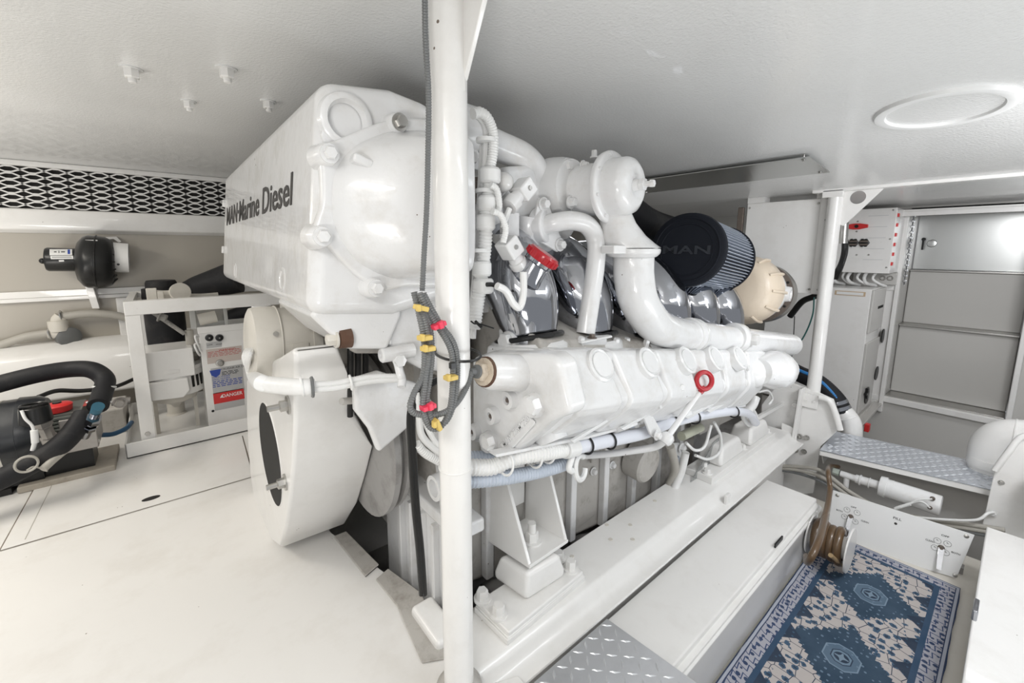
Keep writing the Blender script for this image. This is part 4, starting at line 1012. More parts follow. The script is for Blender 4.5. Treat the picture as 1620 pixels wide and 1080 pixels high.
# front cap of the bank
cap = [X(u, v, .70) for u, v in ((745, 566), (775, 556), (868, 560), (884, 572), (900, 640), (900, 656), (868, 668), (810, 720), (785, 722), (765, 706), (745, 700))]
b = MB(); b.prism(cap, (.07, 0, 0)); CAP = b.build('head_end_cap', WHITE2, HEAD, bevel=.018, bseg=4)
capn = V((-1, 0, 0))
for u, v, r in ((847, 640, .022), (776, 698, .022)):
    b = MB(); b.lathe(X(u, v, .70) + V((.02, 0, 0)), capn, [(0, .036), (.035, .03), (.04, .028)], 24); b.hexb(X(u, v, .66), capn, r, .02, False); b.build('bolt', WHITE2, HEAD)
for u, v in ((810, 631), (783, 656), (754, 681)):
    b = MB(); p = X(u, v, .70); b.lathe(p + V((.01, 0, 0)), capn, [(0, .026), (.03, .024), (.031, .012), (.02, .008)], 20); b.build('boss', WHITE2, HEAD)
    b = MB(); b.lathe(p + V((-.012, 0, 0)), capn, [(0, .007), (.006, .006)], 12); b.build('core_plug', BROWNM, HEAD)
b = MB(); b.prism([X(u, v, .70) for u, v in ((792, 702), (838, 655), (850, 668), (806, 716))], (-.008, 0, 0)); b.build('raised_pad', WHITE2, HEAD, bevel=.004)
o_ = X(799, 707, .6915); d_ = (X(839, 664, .6915) - o_); 
text('MAN 17KM 720', o_, d_, V((-1, 0, 0)).cross(d_), d_.length, .016, WHITE2, 'cast_lettering', HEAD, depth=.003, bold=.01)
# sensor boss pointing forward
p = X(812, 592, .70); q_ = X(768, 588, .585)
b = MB(); ax_ = (q_ - X(835, 590, .74)).normalized(); st_ = X(835, 590, .74)
b.lathe(st_, ax_, [(0, .05), ((q_ - st_).length - .01, .043), ((q_ - st_).length, .038)], 32); SB = b.build('sensor_boss', WHITE2, HEAD)
b = MB(); b.lathe(q_, ax_, [(0, .037), (.006, .036)], 24); b.build('chipped_rim', RUST, SB)
b = MB(); b.hexb(q_ + ax_ * .004, ax_, .023, .018); b.build('hex_plug', mat('chipped_cream', (.6, .52, .42), .5, dirt=.8, dcol=(.12, .06, .03), dscale=30), SB)
b = MB(); b.lathe(q_ + ax_ * .02, ax_, [(0, .017), (.012, .016), (.014, .008), (.028, .007)], 20); b.build('cable_gland', GREYC, SB)
SENS = q_ + ax_ * .045
# upper front lug with big bolt
b = MB(); b.prism([Y(u, v, .93) for u, v in ((803, 522), (852, 520), (905, 556), (805, 560))], (0, .05, 0)); LUG = b.build('lifting_lug', WHITE2, ENG, bevel=.012, bseg=3)
b = MB(); p = Y(803, 540, .92); b.lathe(p + V((.07, 0, -.01)), V((-1, 0, .1)), [(0, .034), (.07, .034), (.075, .03)], 28); b.hexb(p + V((-.002, 0, 0)), V((-1, 0, .1)), .026, .018, False); b.build('boss', WHITE2, LUG)
# far-end fittings of the bank
b = MB(); b.lathe(X(1222, 585, 2.2), V((1, -.15, -.1)), [(-.12, .06), (0, .09), (.05, .088), (.09, .065), (.12, .06)], 28); b.build('bank_end_cover', WHITE2, HEAD)
b = MB(); b.sphere(X(1195, 590, 2.1), .07, (1.2, .8, 1)); b.build('casting_lobe', WHITE2, HEAD)
bolts(HEAD, [(Y(1040, 640, .73) + V((0, 0, 0)), (0, -1, 0), .012, .012), (Y(1180, 582, .72), (0, -1, .2), .012, .012), (Y(1150, 628, .75), (0, -1, 0), .011, .012)])
# far bank, mostly hidden, mirror image
b = MB(); b.loft([[V((p.x, 3.0 - p.y, p.z)) for p in bank(.74, *Sx(.74))], [V((p.x, 3.0 - p.y, p.z)) for p in bank(2.2, *Sx(2.2))]]); b.build('cylinder_head', WHITE2, ENG, bevel=.012)

# --- polished intake elbows along the vee
for k in range(6):
    x = .86 + k * .27; dz = -(x - .86) * .125; yy = .98
    b = MB()
    path = [V((x + .02, 1.42, 1.10 + dz)), V((x + .02, 1.25, 1.14 + dz)), V((x + .01, 1.08, 1.12 + dz)), V((x, .97, 1.03 + dz)), V((x - .0, .93, .93 + dz)), V((x - .0, .925, .875 + dz))]
    b.tube(path, lambda t: .085 + .03 * math.sin(math.pi * min(1, t * 1.15)) , 28, n=6); IN = b.build('intake_elbow', CHROME, ENG)
    b = MB(); b.torus((x, .925, .882 + dz), (0, .25, 1), .10, .008, 36, 8); b.build('gasket', BLACK, IN)
    b = MB(); b.lathe((x, .925, .875 + dz), (0, .1, 1), [(-.05, .125), (-.01, .12), (0, .11)], 28); b.build('intake_flange', WHITE2, IN)
    b = MB(); b.prism([V((x - .055, .868, 1.01 + dz)), V((x + .035, .862, 1.01 + dz)), V((x + .04, .868, 1.035 + dz)), V((x - .05, .875, 1.035 + dz))], (0, .03, 0)); b.build('name_pad', CHROME, IN, bevel=.002)
o_ = Y(835, 458, .885); text('MAN', o_, V((1, -.15, -.1)), V((0, .35, 1)), .10, .03, CHROME, 'cast_lettering', ENG, depth=.004, bold=.01)
# oil filler
cc = Y(856, 409, .865); axc = V((.15, -.62, .75)).normalized(); axc = V((.35, -.45, .8)).normalized()
b = MB(); b.lathe(cc - axc * .075, axc, [(0, .05), (.02, .042), (.055, .036), (.06, .043), (.07, .043)], 32); NK = b.build('filler_neck', CHROME, ENG)
b = MB(); n_ = 40; prof = []
b.lathe(cc - axc * .006, axc, [(0, .046), (.005, .049), (.020, .049), (.027, .044), (.028, .02)], 40); CP = b.build('filler_cap', RED, NK)
for k in range(20):
    a, e1, e2 = frame(axc); w_ = k / 20 * 2 * math.pi; q = cc + axc * .006 + (e1 * math.cos(w_) + e2 * math.sin(w_)) * .049
    b = MB(); b.cyl(q - axc * .008, q + axc * .008, .003, seg=6); b.build('grip_ridge', RED, CP)
# rocker hardware between bank and elbows (small bolts and clips)
for k in range(16):
    x = .98 + k * .085; b = MB(); T, _, _ = Sx(x); b.hexb((x, T[0] + .07 + .02 * (k % 2), T[1] + .0), (0, -.2, 1), .012, .028); b.build('head_bolt', WHITE2, HEAD)
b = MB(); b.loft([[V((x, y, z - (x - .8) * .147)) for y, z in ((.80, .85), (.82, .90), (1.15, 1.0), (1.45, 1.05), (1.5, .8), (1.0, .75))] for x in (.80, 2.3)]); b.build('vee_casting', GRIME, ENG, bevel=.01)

# --- coolant plumbing
PYc = .80
def yp(lst, y): return [Y(u, v, y) for u, v in lst]
b = MB(); q0 = [Y(1002, 405, .82), Y(1003, 440, .81), Y(1012, 480, .80), Y(1040, 517, PYc), Y(1078, 529, PYc), Y(1094, 530, PYc)]
b.tube(q0, lambda t: .066 - .006 * t, 32); CP_ = b.build('coolant_elbow', WHITE2, ENG)
b = MB(); d = (q0[-1] - q0[-2]).normalized(); b.lathe(q0[-1] - d * .03, d, [(0, .062), (.005, .068), (.016, .069), (.018, .064), (.035, .064), (.037, .069), (.05, .068), (.055, .06)], 36); b.build('hose_clamp', WHITE2, CP_)
b = MB(); pe = Y(1250, 545, .76); b.tube([q0[-1], Y(1170, 538, .78), pe - d * .02, pe], .058, 32, raw=True); CR_ = b.build('coolant_rail', WHITE2, ENG)
b = MB(); c = Y(1163, 534, .775); dd_ = (pe - q0[-1]).normalized(); b.lathe(c - dd_ * .03, dd_, [(0, .06), (.01, .066), (.05, .066), (.06, .06)], 32); b.hexb(c + V((.02, -.05, 0)), (0, -1, 0), .026, .03); b.build('rail_union', WHITE2, CR_)
# flange of the thermostat neck
fc = Y(1000, 395, .82)
b = MB(); b.lathe(fc + V((0, 0, -.012)), (0, 0, 1), [(-.012, .075), (0, .088), (.014, .090), (.016, .086)], 36)
for sgn in (-1, 1): b.prism([fc + V((sgn * .06, -.04, -.012)), fc + V((sgn * .125, -.02, -.012)), fc + V((sgn * .125, .03, -.012)), fc + V((sgn * .06, .05, -.012))], (0, 0, .026))
b.build('flange', WHITE2, CP_, bevel=.004)
bolts(CP_, [(fc + V((.10, .0, -.012)), (0, 0, -1), .014, .014)], mat=GREYW)
# thermostat housing
tc_ = Y(968, 297, .86)
b = MB(); ax_ = V((.12, -1, 0)).normalized()
b.lathe(tc_, ax_, [(-.24, .085), (-.13, .095), (-.12, .085), (-.02, .083), (-.012, .112), (.0, .114), (.006, .110), (.008, .095)], 40); TH = b.build('thermostat_housing', WHITE2, ENG, ang=50)
b = MB(); b.lathe(tc_ + ax_ * .006, ax_, [(0, .090), (.05, .088), (.064, .082), (.074, .068), (.078, .06), (.078, .03), (.072, .02)], 40); b.build('thermostat_cover', WHITE2, TH, ang=50)
b = MB(); b.lathe(tc_ + ax_ * .075, ax_, [(0, .02), (.02, .017), (.022, .014)], 20); b.lathe(tc_ + ax_ * .097, ax_, [(0, .019), (.014, .019)], 6); b.lathe(tc_ + ax_ * .11, ax_, [(0, .009), (.022, .009)], 8); b.hexb(tc_ + ax_ * .128, ax_, .012, .012, False); b.build('bleed_screw', WHITE2, TH)
a_, e1, e2 = frame(ax_)
bolts(TH, [(tc_ + ax_ * .004 + (e1 * math.cos(t) + e2 * math.sin(t)) * .101, ax_, .006, .006) for t in [math.pi * 2 * i / 8 + .3 for i in range(8)]])
b = MB(); nk = [[fc + V((math.cos(a) * r_, math.sin(a) * r_ * ry, h)) for a in [2 * math.pi * i / 28 for i in range(28)]] for r_, ry, h in ((.09, 1, .006), (.085, 1, .02), (.075, .95, .045), (.058, 1, .085), (.05, 1, .14))]
for k, s_ in enumerate(nk): nk[k] = [p + V((-.045, .05, 0)) * (k / 4) ** 1.1 for p in s_]
b.loft(nk); b.build('housing_neck', WHITE2, TH)
b = MB(); bl = [Y(u, v, 1.02) for u, v in ((800, 262), (880, 258), (912, 272), (916, 360), (890, 400), (820, 398), (806, 330))]; b.prism(bl, (0, .22, 0)); b.build('housing_block', WHITE2, TH, bevel=.02, bseg=3)
b = MB(); b.lathe(Y(895, 300, 1.0), ax_, [(-.05, .11), (.0, .105), (.03, .095)], 32); b.build('mount_collar', WHITE2, TH)
bolts(TH, [(Y(895, 262, .98), ax_, .016, .018), (Y(902, 320, .95), ax_, .015, .018), (Y(940, 250, .95) + V((0, 0, .0)), (0, 0, 1), .01, .02), (Y(922, 262, .95), ax_, .012, .016)], mat=WHITE2)
# small coolant pipe with round flange
b = MB(); q0 = [Y(862, 357, .98), Y(878, 352, .95), Y(905, 349, .92), Y(930, 357, .90), Y(943, 382, .89), Y(942, 420, .88), Y(935, 470, .87), Y(926, 528, .86)]
b.tube(q0, .030, 24); SP = b.build('bypass_pipe', WHITE2, ENG)
b = MB(); fx = Y(861, 357, .985); b.lathe(fx, (.35, -1, .05), [(-.03, .058), (0, .056), (.012, .054), (.013, .045)], 32); fdn = V((.35, -1, .05)).normalized()
e_ = V((-.25, -.05, .75)).normalized(); 
b.prism([fx + V((-.05, .0, .03)), fx + V((-.035, -.0, .085)), fx + V((.0, -.0, .085)), fx + V((.06, 0, -.02)), fx + V((.085, 0, -.06)), fx + V((.055, 0, -.085)), fx + V((-.02, 0, -.055))], (0, -.012, 0)); b.build('flange', WHITE2, SP, bevel=.006, bseg=3)
bolts(SP, [(fx + V((-.018, -.012, .065)), (0, -1, 0), .015, .016), (fx + V((.06, -.012, -.06)), (0, -1, 0), .015, .016)])
b = MB(); p = Y(926, 533, .855); b.box(p, (.15, .10, .008)); b.box(p + V((0, 0, -.026)), (.12, .08, .046)); b.build('pipe_foot', WHITE2, SP, bevel=.006)
bolts(SP, [(p + V((-.01, -.035, .004)), (0, 0, 1), .010, .010)], mat=BROWNM)
b = MB(); b.lathe(Y(838, 345, 1.03), (-.1, .1, -1), [(0, .062), (.05, .06), (.08, .045), (.095, .02)], 28); b.build('housing_bowl', WHITE2, TH)
# fat crossover pipe
b = MB(); b.tube([Y(700, 200, 1.12), Y(745, 214, 1.10), Y(790, 232, 1.08), Y(828, 250, 1.06), Y(848, 276, 1.05), Y(848, 312, 1.06), Y(846, 340, 1.1)], .046, 28); XP = b.build('crossover_pipe', WHITE2, ENG)
b = MB(); b.lathe(Y(744, 212, 1.06), V((.9, -.1, -.1)), [(-.1, .075), (0, .075), (.006, .07)], 32); b.build('pipe_flange', WHITE2, XP)
b = MB(); b.box(Y(752, 258, 1.02), (.07, .02, .04), Matrix.Rotation(.2, 3, 'Y')); b.build('bracket', WHITE2, XP, bevel=.004)
bolts(XP, [(Y(745, 250, 1.0), (-.3, -1, 0), .018, .018)])
b = MB(); b.bb((.76, 1.05, .95), (.98, 1.3, 1.28)); b.build('front_housing', WHITE2, ENG)
bolts(ENG, [(Y(756, 302, 1.0), (-.5, -1, 0), .026, .03)], mat=BROWNM)
bolts(ENG, [(Y(742, 340, .99), (-.5, -1, 0), .014, .02), (Y(743, 362, .99), (-.5, -1, 0), .016, .02)])

# --- air filter and turbocharger
FC = Y(1085, 395, .93); FA = (Y(1152, 424, .93) - FC); FA = V((math.cos(.13), math.sin(.13), -.11)).normalized()
R0 = .158
b = MB(); b.lathe(FC, FA, [(0, R0 * .8), (.0, R0 * .96), (.004, R0 * 1.0), (.02, R0 * 1.02), (.032, R0 * 1.0)], 56); FL = b.build('air_filter', NAVY, ENG, ang=40)
b = MB(); b.torus(FC - FA * .0005, FA, R0 * .86, .004, 56, 6); b.torus(FC - FA * .0, FA, R0 * .70, .0025, 56, 6); b.build('cap_ring', NAVY, FL)
a_, e1, e2 = frame(FA)
ys_ = V((FA.y, -FA.x, 0)).normalized(); zs_ = ys_.cross(-FA) if ys_.cross(-FA).z > 0 else -ys_.cross(-FA)
text('MAN', FC - FA * .0005 + - ys_ * .10 - zs_ * .018, ys_, zs_, .20, .036, mat('filter_lettering', (.03, .034, .042), .3), 'raised_lettering', FL, depth=.003, bold=.02)
LF = .44; NP = 68
b = MB(); b.lathe(FC, FA, [(.03, R0 * .90), (LF, R0 * .93)], 68); b.build('pleat_valleys', NAVY, FL)
b = MB()
for i in range(NP):
    t = 2 * math.pi * i / NP; d = e1 * math.cos(t) + e2 * math.sin(t); s_ = FA.cross(d) * .0036
    q0, q1 = FC + FA * .03, FC + FA * LF
    b._faces([q0 + d * R0 * .89 - s_, q0 + d * R0 * .985 - s_ * .5, q0 + d * R0 * .985 + s_ * .5, q0 + d * R0 * .89 + s_,
              q1 + d * R0 * .92 - s_, q1 + d * R0 * 1.015 - s_ * .5, q1 + d * R0 * 1.015 + s_ * .5, q1 + d * R0 * .92 + s_],
             [(0, 1, 5, 4), (1, 2, 6, 5), (2, 3, 7, 6), (0, 3, 2, 1), (4, 5, 6, 7)])
b.build('pleats', mat('blue_grey_pleats', (.36, .40, .47), .35, .3), FL, smooth=False)
b = MB(); b.lathe(FC + FA * LF, FA, [(0, R0 * 1.04), (.012, R0 * 1.05), (.02, R0 * .98), (.022, R0 * .6)], 56); b.build('end_ring', NAVY, FL)
# turbocharger
TC0 = FC + FA * (LF + .02)
FAF = FA
b = MB(); b.lathe(TC0, FA, [(0, .085), (.06, .085), (.07, .09)], 36); TU = b.build('turbocharger', STEEL, ENG)
b = MB(); b.torus(TC0 + FA * .03, FA, .088, .006, 36, 8); b.hexb(TC0 + FA * .03 + V((0, -.09, -.03)), (0, -1, 0), .008, .02); b.build('hose_clamp', STEEL, TU)
FA = V((math.cos(.06), math.sin(.06), -.13)).normalized(); a_, e1, e2 = frame(FA)
b = MB(); o0 = Y(1164, 456, .96)
b.lathe(o0, FA, [(0, .10), (.01, .135), (.03, .162), (.08, .184), (.15, .190), (.20, .178), (.215, .16)], 48); b.build('compressor_housing', BEIGE, TU, ang=50)
for k in range(12):
    t = 2 * math.pi * k / 12; d = e1 * math.cos(t) + e2 * math.sin(t)
    b = MB(); b.tube([o0 + FA * .03 + d * .160, o0 + FA * .09 + d * .188, o0 + FA * .16 + d * .193], .008, 8); b.build('rib', BEIGE, TU)
b = MB(); o1 = o0 + FA * .215; b.lathe(o1, FA, [(0, .15), (.03, .168), (.08, .165), (.12, .14), (.16, .135), (.165, .12)], 48); b.build('centre_housing', WHITE2, TU, ang=50)
b = MB(); b.lathe(o1 + FA * .08 + V((0, -.15, .0)), V((.1, -1, 0)), [(0, .045), (.035, .04), (.037, .026), (.02, .022)], 24); b.build('oil_port', WHITE2, TU)
b = MB(); o2 = o1 + FA * .165; b.lathe(o2, FA, [(0, .140), (.0, .172), (.022, .172), (.022, .14)], 48); FLG = b.build('turbine_flange', BROWNM, TU)
for k in range(14):
    t = 2 * math.pi * k / 14; d = e1 * math.cos(t) + e2 * math.sin(t)
    b = MB(); b.hexb(o2 + d * .157, -FA, .008, .008, False); b.build('bolt', BROWNM if k % 2 else DARK, FLG)
b = MB(); b.lathe(o2 + FA * .03, FA, [(0, .155), (.05, .175), (.09, .17), (.12, .14)], 48); b.build('turbine_housing', STEEL, TU)
b = MB(); b.prism([Y(u, v, .95) for u, v in ((1130, 470), (1140, 462), (1157, 460), (1160, 512), (1132, 512))], (0, .02, 0)); SBK = b.build('support_bracket', CREAM, ENG, bevel=.004)
bolts(SBK, [(Y(1138, 484, .95), (0, -1, 0), .014, .012), (Y(1150, 478, .95), (0, -1, 0), .014, .012)])
b = MB(); b.tube([Y(975, 318, 1.30), Y(1000, 340, 1.28), Y(1030, 358, 1.28), Y(1080, 372, 1.3), Y(1120, 385, 1.3)], .085, 28, ribs=.03, amp=.03); b.build('intake_hose', RUBBER, ENG)
b = MB(); b.tube([Y(1160, 372, 1.35), Y(1165, 395, 1.35)], .03, 16, raw=True); b.build('blue_coupling', mat('blue_grey_plastic', (.1, .17, .24), .5), ENG)

# --- front wiring: vertical loom with conduit
LY = .92
def lp(lst, y=LY): return [Y(u, v, y) for u, v in lst]
b = MB(); b.tube(lp([(748, 180), (760, 178), (772, 188), (780, 210), (780, 240), (776, 265)]), .014, 12, ribs=.007, amp=.12); LOOM = b.build('wiring_loom', WCON, ENG)
b = MB(); b.tube(lp([(746, 180), (758, 186), (768, 205), (768, 240), (764, 300), (760, 400), (752, 470), (748, 535)], .94), .009, 10); b.build('cable', WCON, LOOM)
b = MB(); b.tube(lp([(776, 265), (775, 290), (770, 330), (768, 380), (764, 420), (757, 470), (750, 520)]), .019, 14, ribs=.009, amp=.15); b.build('conduit', WCON, LOOM)
b = MB(); b.tube(lp([(762, 230), (758, 300), (752, 400), (744, 510)], .96), .006, 8); b.build('cable', WCON, LOOM)
for u, v, s_ in ((775, 278, 1.2), (771, 322, 1.1), (768, 352, 1.1), (762, 425, 1.1), (764, 452, 1.2)):
    b = MB(); p = Y(u, v, LY); b.lathe(p + V((0, 0, -.02)), (0, 0, 1), [(0, .02 * s_), (.006, .024 * s_), (.034, .024 * s_), (.04, .02 * s_)], 20); b.build('conduit_coupling', WCON, LOOM)
for u, v in ((769, 222), (768, 302), (758, 396)):
    b = MB(); p = Y(u, v, LY + .01); b.lathe(p + V((0, 0, -.005)), (0, 0, 1), [(0, .027), (.01, .027)], 20); b.build('cable_tie', WCON, LOOM)
b = MB(); b.tube(lp([(776, 292), (786, 300), (790, 325), (786, 338)], .89), .009, 10, ribs=.006, amp=.12); b.build('conduit_loop', WCON, LOOM)
b = MB(); b.tube(lp([(779, 334), (792, 340), (800, 362), (796, 384)], .87), .009, 10, ribs=.006, amp=.12); b.build('conduit_loop', WCON, LOOM)
b = MB(); b.tube(lp([(786, 452), (800, 460), (812, 480), (822, 486), (828, 465), (828, 430)], .85), .010, 10); b.build('conduit_loop', WCON, LOOM)
b = MB(); b.tube(lp([(770, 450), (778, 450), (786, 452)], .87), .006, 8); b.build('conduit_loop', BLACK, LOOM)
b = MB(); b.cyl(Y(752, 508, .90), Y(762, 518, .88), .004); b.tube(lp([(745, 508), (751, 512), (758, 512), (781, 519)], .885), .0022, 6); b.build('cable_tie', BLACK, LOOM)
# solenoids with square plugs
for (bu, bv, cu_, cv_, yy) in ((828, 300, 806, 326, .93), (806, 392, 822, 420, .90)):
    d = (Y(cu_, cv_, yy) - Y(bu, bv, yy)); dn = d.normalized()
    R = Matrix((dn, V((0, 1, 0)), dn.cross(V((0, 1, 0))))).transposed()
    b = MB(); b.box(Y(bu, bv, yy), (.055, .055, .05), R); SO = b.build('solenoid_plug', WHITE2, ENG, bevel=.006)
    b = MB(); b.lathe(Y(bu, bv, yy) + dn * .025, dn, [(0, .02), (.02, .022), (.022, .026), (.05, .025), (.053, .018)], 20); b.build('gland_nut', WHITE2, SO)
    b = MB(); b.lathe(Y(bu, bv, yy) + V((0, -.028, .002)), (0, -1, 0), [(0, .007), (.003, .006)], 12); b.build('screw', STEEL, SO)
b = MB(); b.sphere(Y(797, 288, .95), .028); b.cyl(Y(797, 288, .95), Y(790, 300, 1.0), .02); b.build('ball_fitting', WHITE2, ENG)
b = MB(); b.box(Y(806, 355, .97), (.045, .04, .07)); b.build('relay_block', WHITE2, ENG, bevel=.004)
b = MB(); b.box(Y(792, 392, 1.0), (.05, .06, .08)); b.build('relay_block', WHITE2, ENG, bevel=.004)
b = MB(); b.tube(lp([(806, 330), (800, 345), (796, 360)], .9), .008, 8); b.build('short_cable', WCON, LOOM)

# --- alternator lead along the guard
b = MB(); b.tube([X(398, 582, .215), X(402, 595, .215), Y(412, 604, 1.16), Y(425, 608, 1.12), Y(470, 612, 1.04), Y(496, 612, 1.03)], .020, 16, n=6); AL = b.build('alternator_lead', WCON, ENG)
b = MB(); b.tube([Y(494, 608, 1.03), Y(530, 606, 1.03), Y(556, 601, 1.03), Y(590, 596, 1.03), Y(630, 595, 1.02)], .008, 10, ribs=.006, amp=.12); b.build('cable', WCON, AL)
b = MB(); b.tube([Y(494, 616, 1.03), Y(530, 613, 1.03), Y(556, 608, 1.03), Y(590, 602, 1.03), Y(630, 600, 1.02)], .008, 10); b.build('cable', WCON, AL)
b = MB(); b.torus(Y(494, 612, 1.03), (1, -.2, 0), .022, .004, 20, 6); b.build('tie', GREYC, AL)
b = MB(); b.torus(Y(555, 605, 1.03), (1, -.2, .1), .018, .003, 20, 6); b.torus(Y(478, 611, 1.035), (1, -.2, .1), .023, .003, 20, 6); b.build('tie', WCON, AL)
b = MB()
for k in range(4): b.tube([X(383 + k * 2, 547, .2) + V((.03, -.0, 0)), X(386 + k * 3, 562, .19), X(392, 585, .2)], .007, 8)
b.build('strand', WCON, AL)

# --- lower loom along the bank
GY = .80
b = MB(); l1 = [Y(700, 742, .90), Y(742, 739, .86), Y(780, 738, .84), Y(812, 724, .82), Y(860, 716, GY), Y(893, 711, GY)]
b.tube(l1, .023, 16, ribs=.010, amp=.12); LO = b.build('lower_loom', WCON, ENG)
b = MB(); l2 = [Y(893, 711, GY), Y(930, 703, GY), Y(975, 694, GY), Y(1020, 684, GY), Y(1060, 668, GY), Y(1110, 656, GY), Y(1160, 650, .80), Y(1185, 655, .82), Y(1195, 668, .84)]
b.tube(l2, .022, 18); b.build('wrapped_loom', mat('bluish_white_wrap', (.74, .76, .82), .25, bump=.3), LO)
b = MB(); b.tube([Y(700, 757, .9), Y(742, 760, .87), Y(790, 756, .85), Y(840, 748, .84), Y(880, 738, .83), Y(905, 728, .83)], .021, 16, ribs=.010, amp=.12); b.build('conduit', BLUEC, LO)
b = MB(); b.tube([Y(740, 725, .95), Y(800, 722, .92), Y(850, 705, .90), Y(890, 692, .90), Y(950, 675, .90), Y(1000, 668, .9)], .022, 14, ribs=.010, amp=.14); b.build('conduit', BLUEC, LO)
b = MB(); b.lathe(Y(893, 711, GY), (l2[1] - l1[-1]), [(0, .027), (.05, .027)], 20); b.build('coupling', WCON, LO)
b = MB(); b.torus(Y(918, 739, .80), (.3, -1, .2), .036, .009, 28, 8, arc=5.2, a0=.6); b.build('cable_loop', WCON, LO)
b = MB(); b.tube([Y(905, 722, .8), Y(900, 740, .79), Y(905, 745, .79)], .01); b.build('tie_clip', WCON, LO)
b = MB(); b.prism([Y(u, v, .79) for u, v in ((784, 719), (930, 690), (1060, 655), (1180, 640), (1180, 643), (1060, 659), (930, 694), (786, 723))], (0, .03, 0)); b.build('carrier_strip', WHITE2, LO)
for u, v in ((800, 733), (846, 722), (866, 715)):
    b = MB(); p = Y(u, v, GY + .015); b.torus(p, (l1[-1] - l1[-2]), .030, .0035, 24, 6); b.build('cable_tie', WCON, LO)
for u, v in ((928, 704), (964, 697), (1063, 667), (1098, 660), (1160, 651)):
    b = MB(); p = Y(u, v, GY); b.torus(p, (l2[2] - l2[1]), .0265, .0035, 24, 6); b.build('cable_tie', BLACK, LO)
for (u0, v0, u1, v1) in ((905, 698, 960, 664), (984, 678, 1040, 644), (1085, 660, 1150, 624), (1120, 650, 1190, 610)):
    b = MB(); b.prism([Y(u0, v0, .76), Y(u1, v1, .745), Y(u1 + 3, v1 + 3, .745), Y(u0 + 4, v0 + 3, .76)], (0, .012, 0)); b.build('stay_strut', WHITE2, ENG, bevel=.002)
b = MB(); b.prism([Y(u, v, .755) for u, v in ((1018, 658), (1032, 655), (1052, 690), (1040, 696), (1030, 688))], (0, .01, 0)); b.build('clamp_bracket', WHITE2, ENG, bevel=.003)
# dipstick
dq = Y(1107, 619, .70); dr = Y(1052, 697, .74)
b = MB(); b.tube([dq, dr], .0105, 14, raw=True); DP = b.build('dipstick_tube', WHITE2, ENG)
b = MB(); b.torus(Y(1114, 602, .69), (-.55, -1, .2), .031, .009, 36, 12); b.lathe(dq + (dq - dr).normalized() * -.005, (dq - dr), [(0, .013), (.012, .014), (.022, .011), (.03, .008)], 16); b.build('dipstick_handle', RED, DP, ang=50)
b = MB(); b.lathe(dr, (dr - dq), [(-.03, .016), (-.02, .024), (.0, .024), (.01, .018)], 20); b.tube([dr, Y(1035, 707, .78), Y(1000, 713, .84), Y(960, 718, .90), Y(900, 722, .98)], .013, 12); b.build('tube_elbow', WHITE2, DP)
bolts(ENG, [(Y(1039, 688, .745), (0, -1, 0), .013, .012)])
# pipes under the bank
for (pts, r_, m_) in (([(1060, 705, .95), (1068, 740, .96), (1060, 765, .98), (1048, 785, 1.0)], .020, GREYH), ([(1085, 715, .93), (1078, 745, .94), (1068, 770, .95), (1062, 785, .96)], .018, WCON),
                      ([(1130, 668, .85), (1140, 690, .86), (1138, 715, .87), (1120, 726, .88), (1100, 720, .9)], .007, WCON), ([(1125, 672, .86), (1115, 705, .87), (1100, 712, .88), (1085, 700, .9)], .007, WCON),
                      ([(1190, 640, .85), (1175, 655, .86), (1185, 672, .87), (1196, 660, .87), (1180, 632, .88)], .012, WCON), ([(1200, 620, .86), (1215, 618, .86), (1222, 630, .86), (1216, 640, .86)], .006, WCON),
                      ([(1195, 628, .84), (1190, 640, .84), (1180, 652, .84)], .024, WCON)):
    b = MB(); b.tube([Y(*q) for q in pts], r_, 12); b.build('pipe', m_, ENG)
b = MB(); b.prism([Y(u, v, 1.0) for u, v in ((1060, 700), (1075, 700), (1084, 712), (1078, 725), (1062, 722))], (0, .02, 0)); b.build('bracket', WHITE2, ENG, bevel=.004)
b = MB(); b.cyl(Y(1078, 690, .95), Y(1108, 676, .95), .022); b.build('filter_bowl', mat('greenish_glass', (.55, .56, .45), .2), ENG)
b = MB(); b.prism([Y(u, v, .92) for u, v in ((1075, 795), (1130, 700), (1142, 690), (1142, 702), (1085, 795))], (0, .006, 0)); b.build('clear_guard_strip', CLEAR, ENG)
bolts(ENG, [(Y(1078, 708, .99), (0, -1, 0), .018, .016)])

# --- near front engine mount
mt = P([(752, 962), (840, 900), (905, 893), (928, 912), (812, 1022)], z=.02)
base = [Z(750, 968, .0), Z(803, 1022, .0), Z(926, 918, .0), Z(885, 878, .0)]
MNT = thing('engine_mount', 'front rubber engine mount with four large bolts on the white girder', 'mount', (.9, .9, 0))
b = MB(); b.prism(base, (0, 0, .018)); b.prism([p_ + (sum(base, V()) / 4 - p_) * .02 + V((0, 0, .018)) for p_ in base], (0, 0, .006)); b.build('shim_plate', WHITE, MNT, bevel=.003)
cen = sum(base, V()) / 4; b2_ = [p + (cen - p) * .04 + V((0, 0, .018)) for p in base]
b = MB(); b.prism(b2_, (0, 0, .020)); b.build('base_plate', WHITE, MNT, bevel=.006)
tz = .038
for u, v in ((763, 941), (789, 965), (903, 894), (884, 880)):
    b = MB(); b.hexb(Z(u, v, tz + .015) - V((0, 0, .015)), (0, 0, 1), .019, .028); b.build('bolt', WHITE, MNT)
lo = [Z(780, 915, tz), Z(833, 952, tz), Z(895, 912, tz), Z(850, 885, tz)]
hz = .125; hi = [p + (sum(lo, V()) / 4 - p) * .16 for p in lo]; hi = [V((p.x, p.y, hz)) for p in hi]
lo2 = [V((p.x, p.y, tz + .03)) for p in [q + (sum(lo, V()) / 4 - q) * .0 for q in lo]]
b = MB(); b.loft([lo, lo2, hi]); b.build('rubber_cushion', WHITE, MNT, bevel=.016, bseg=4)
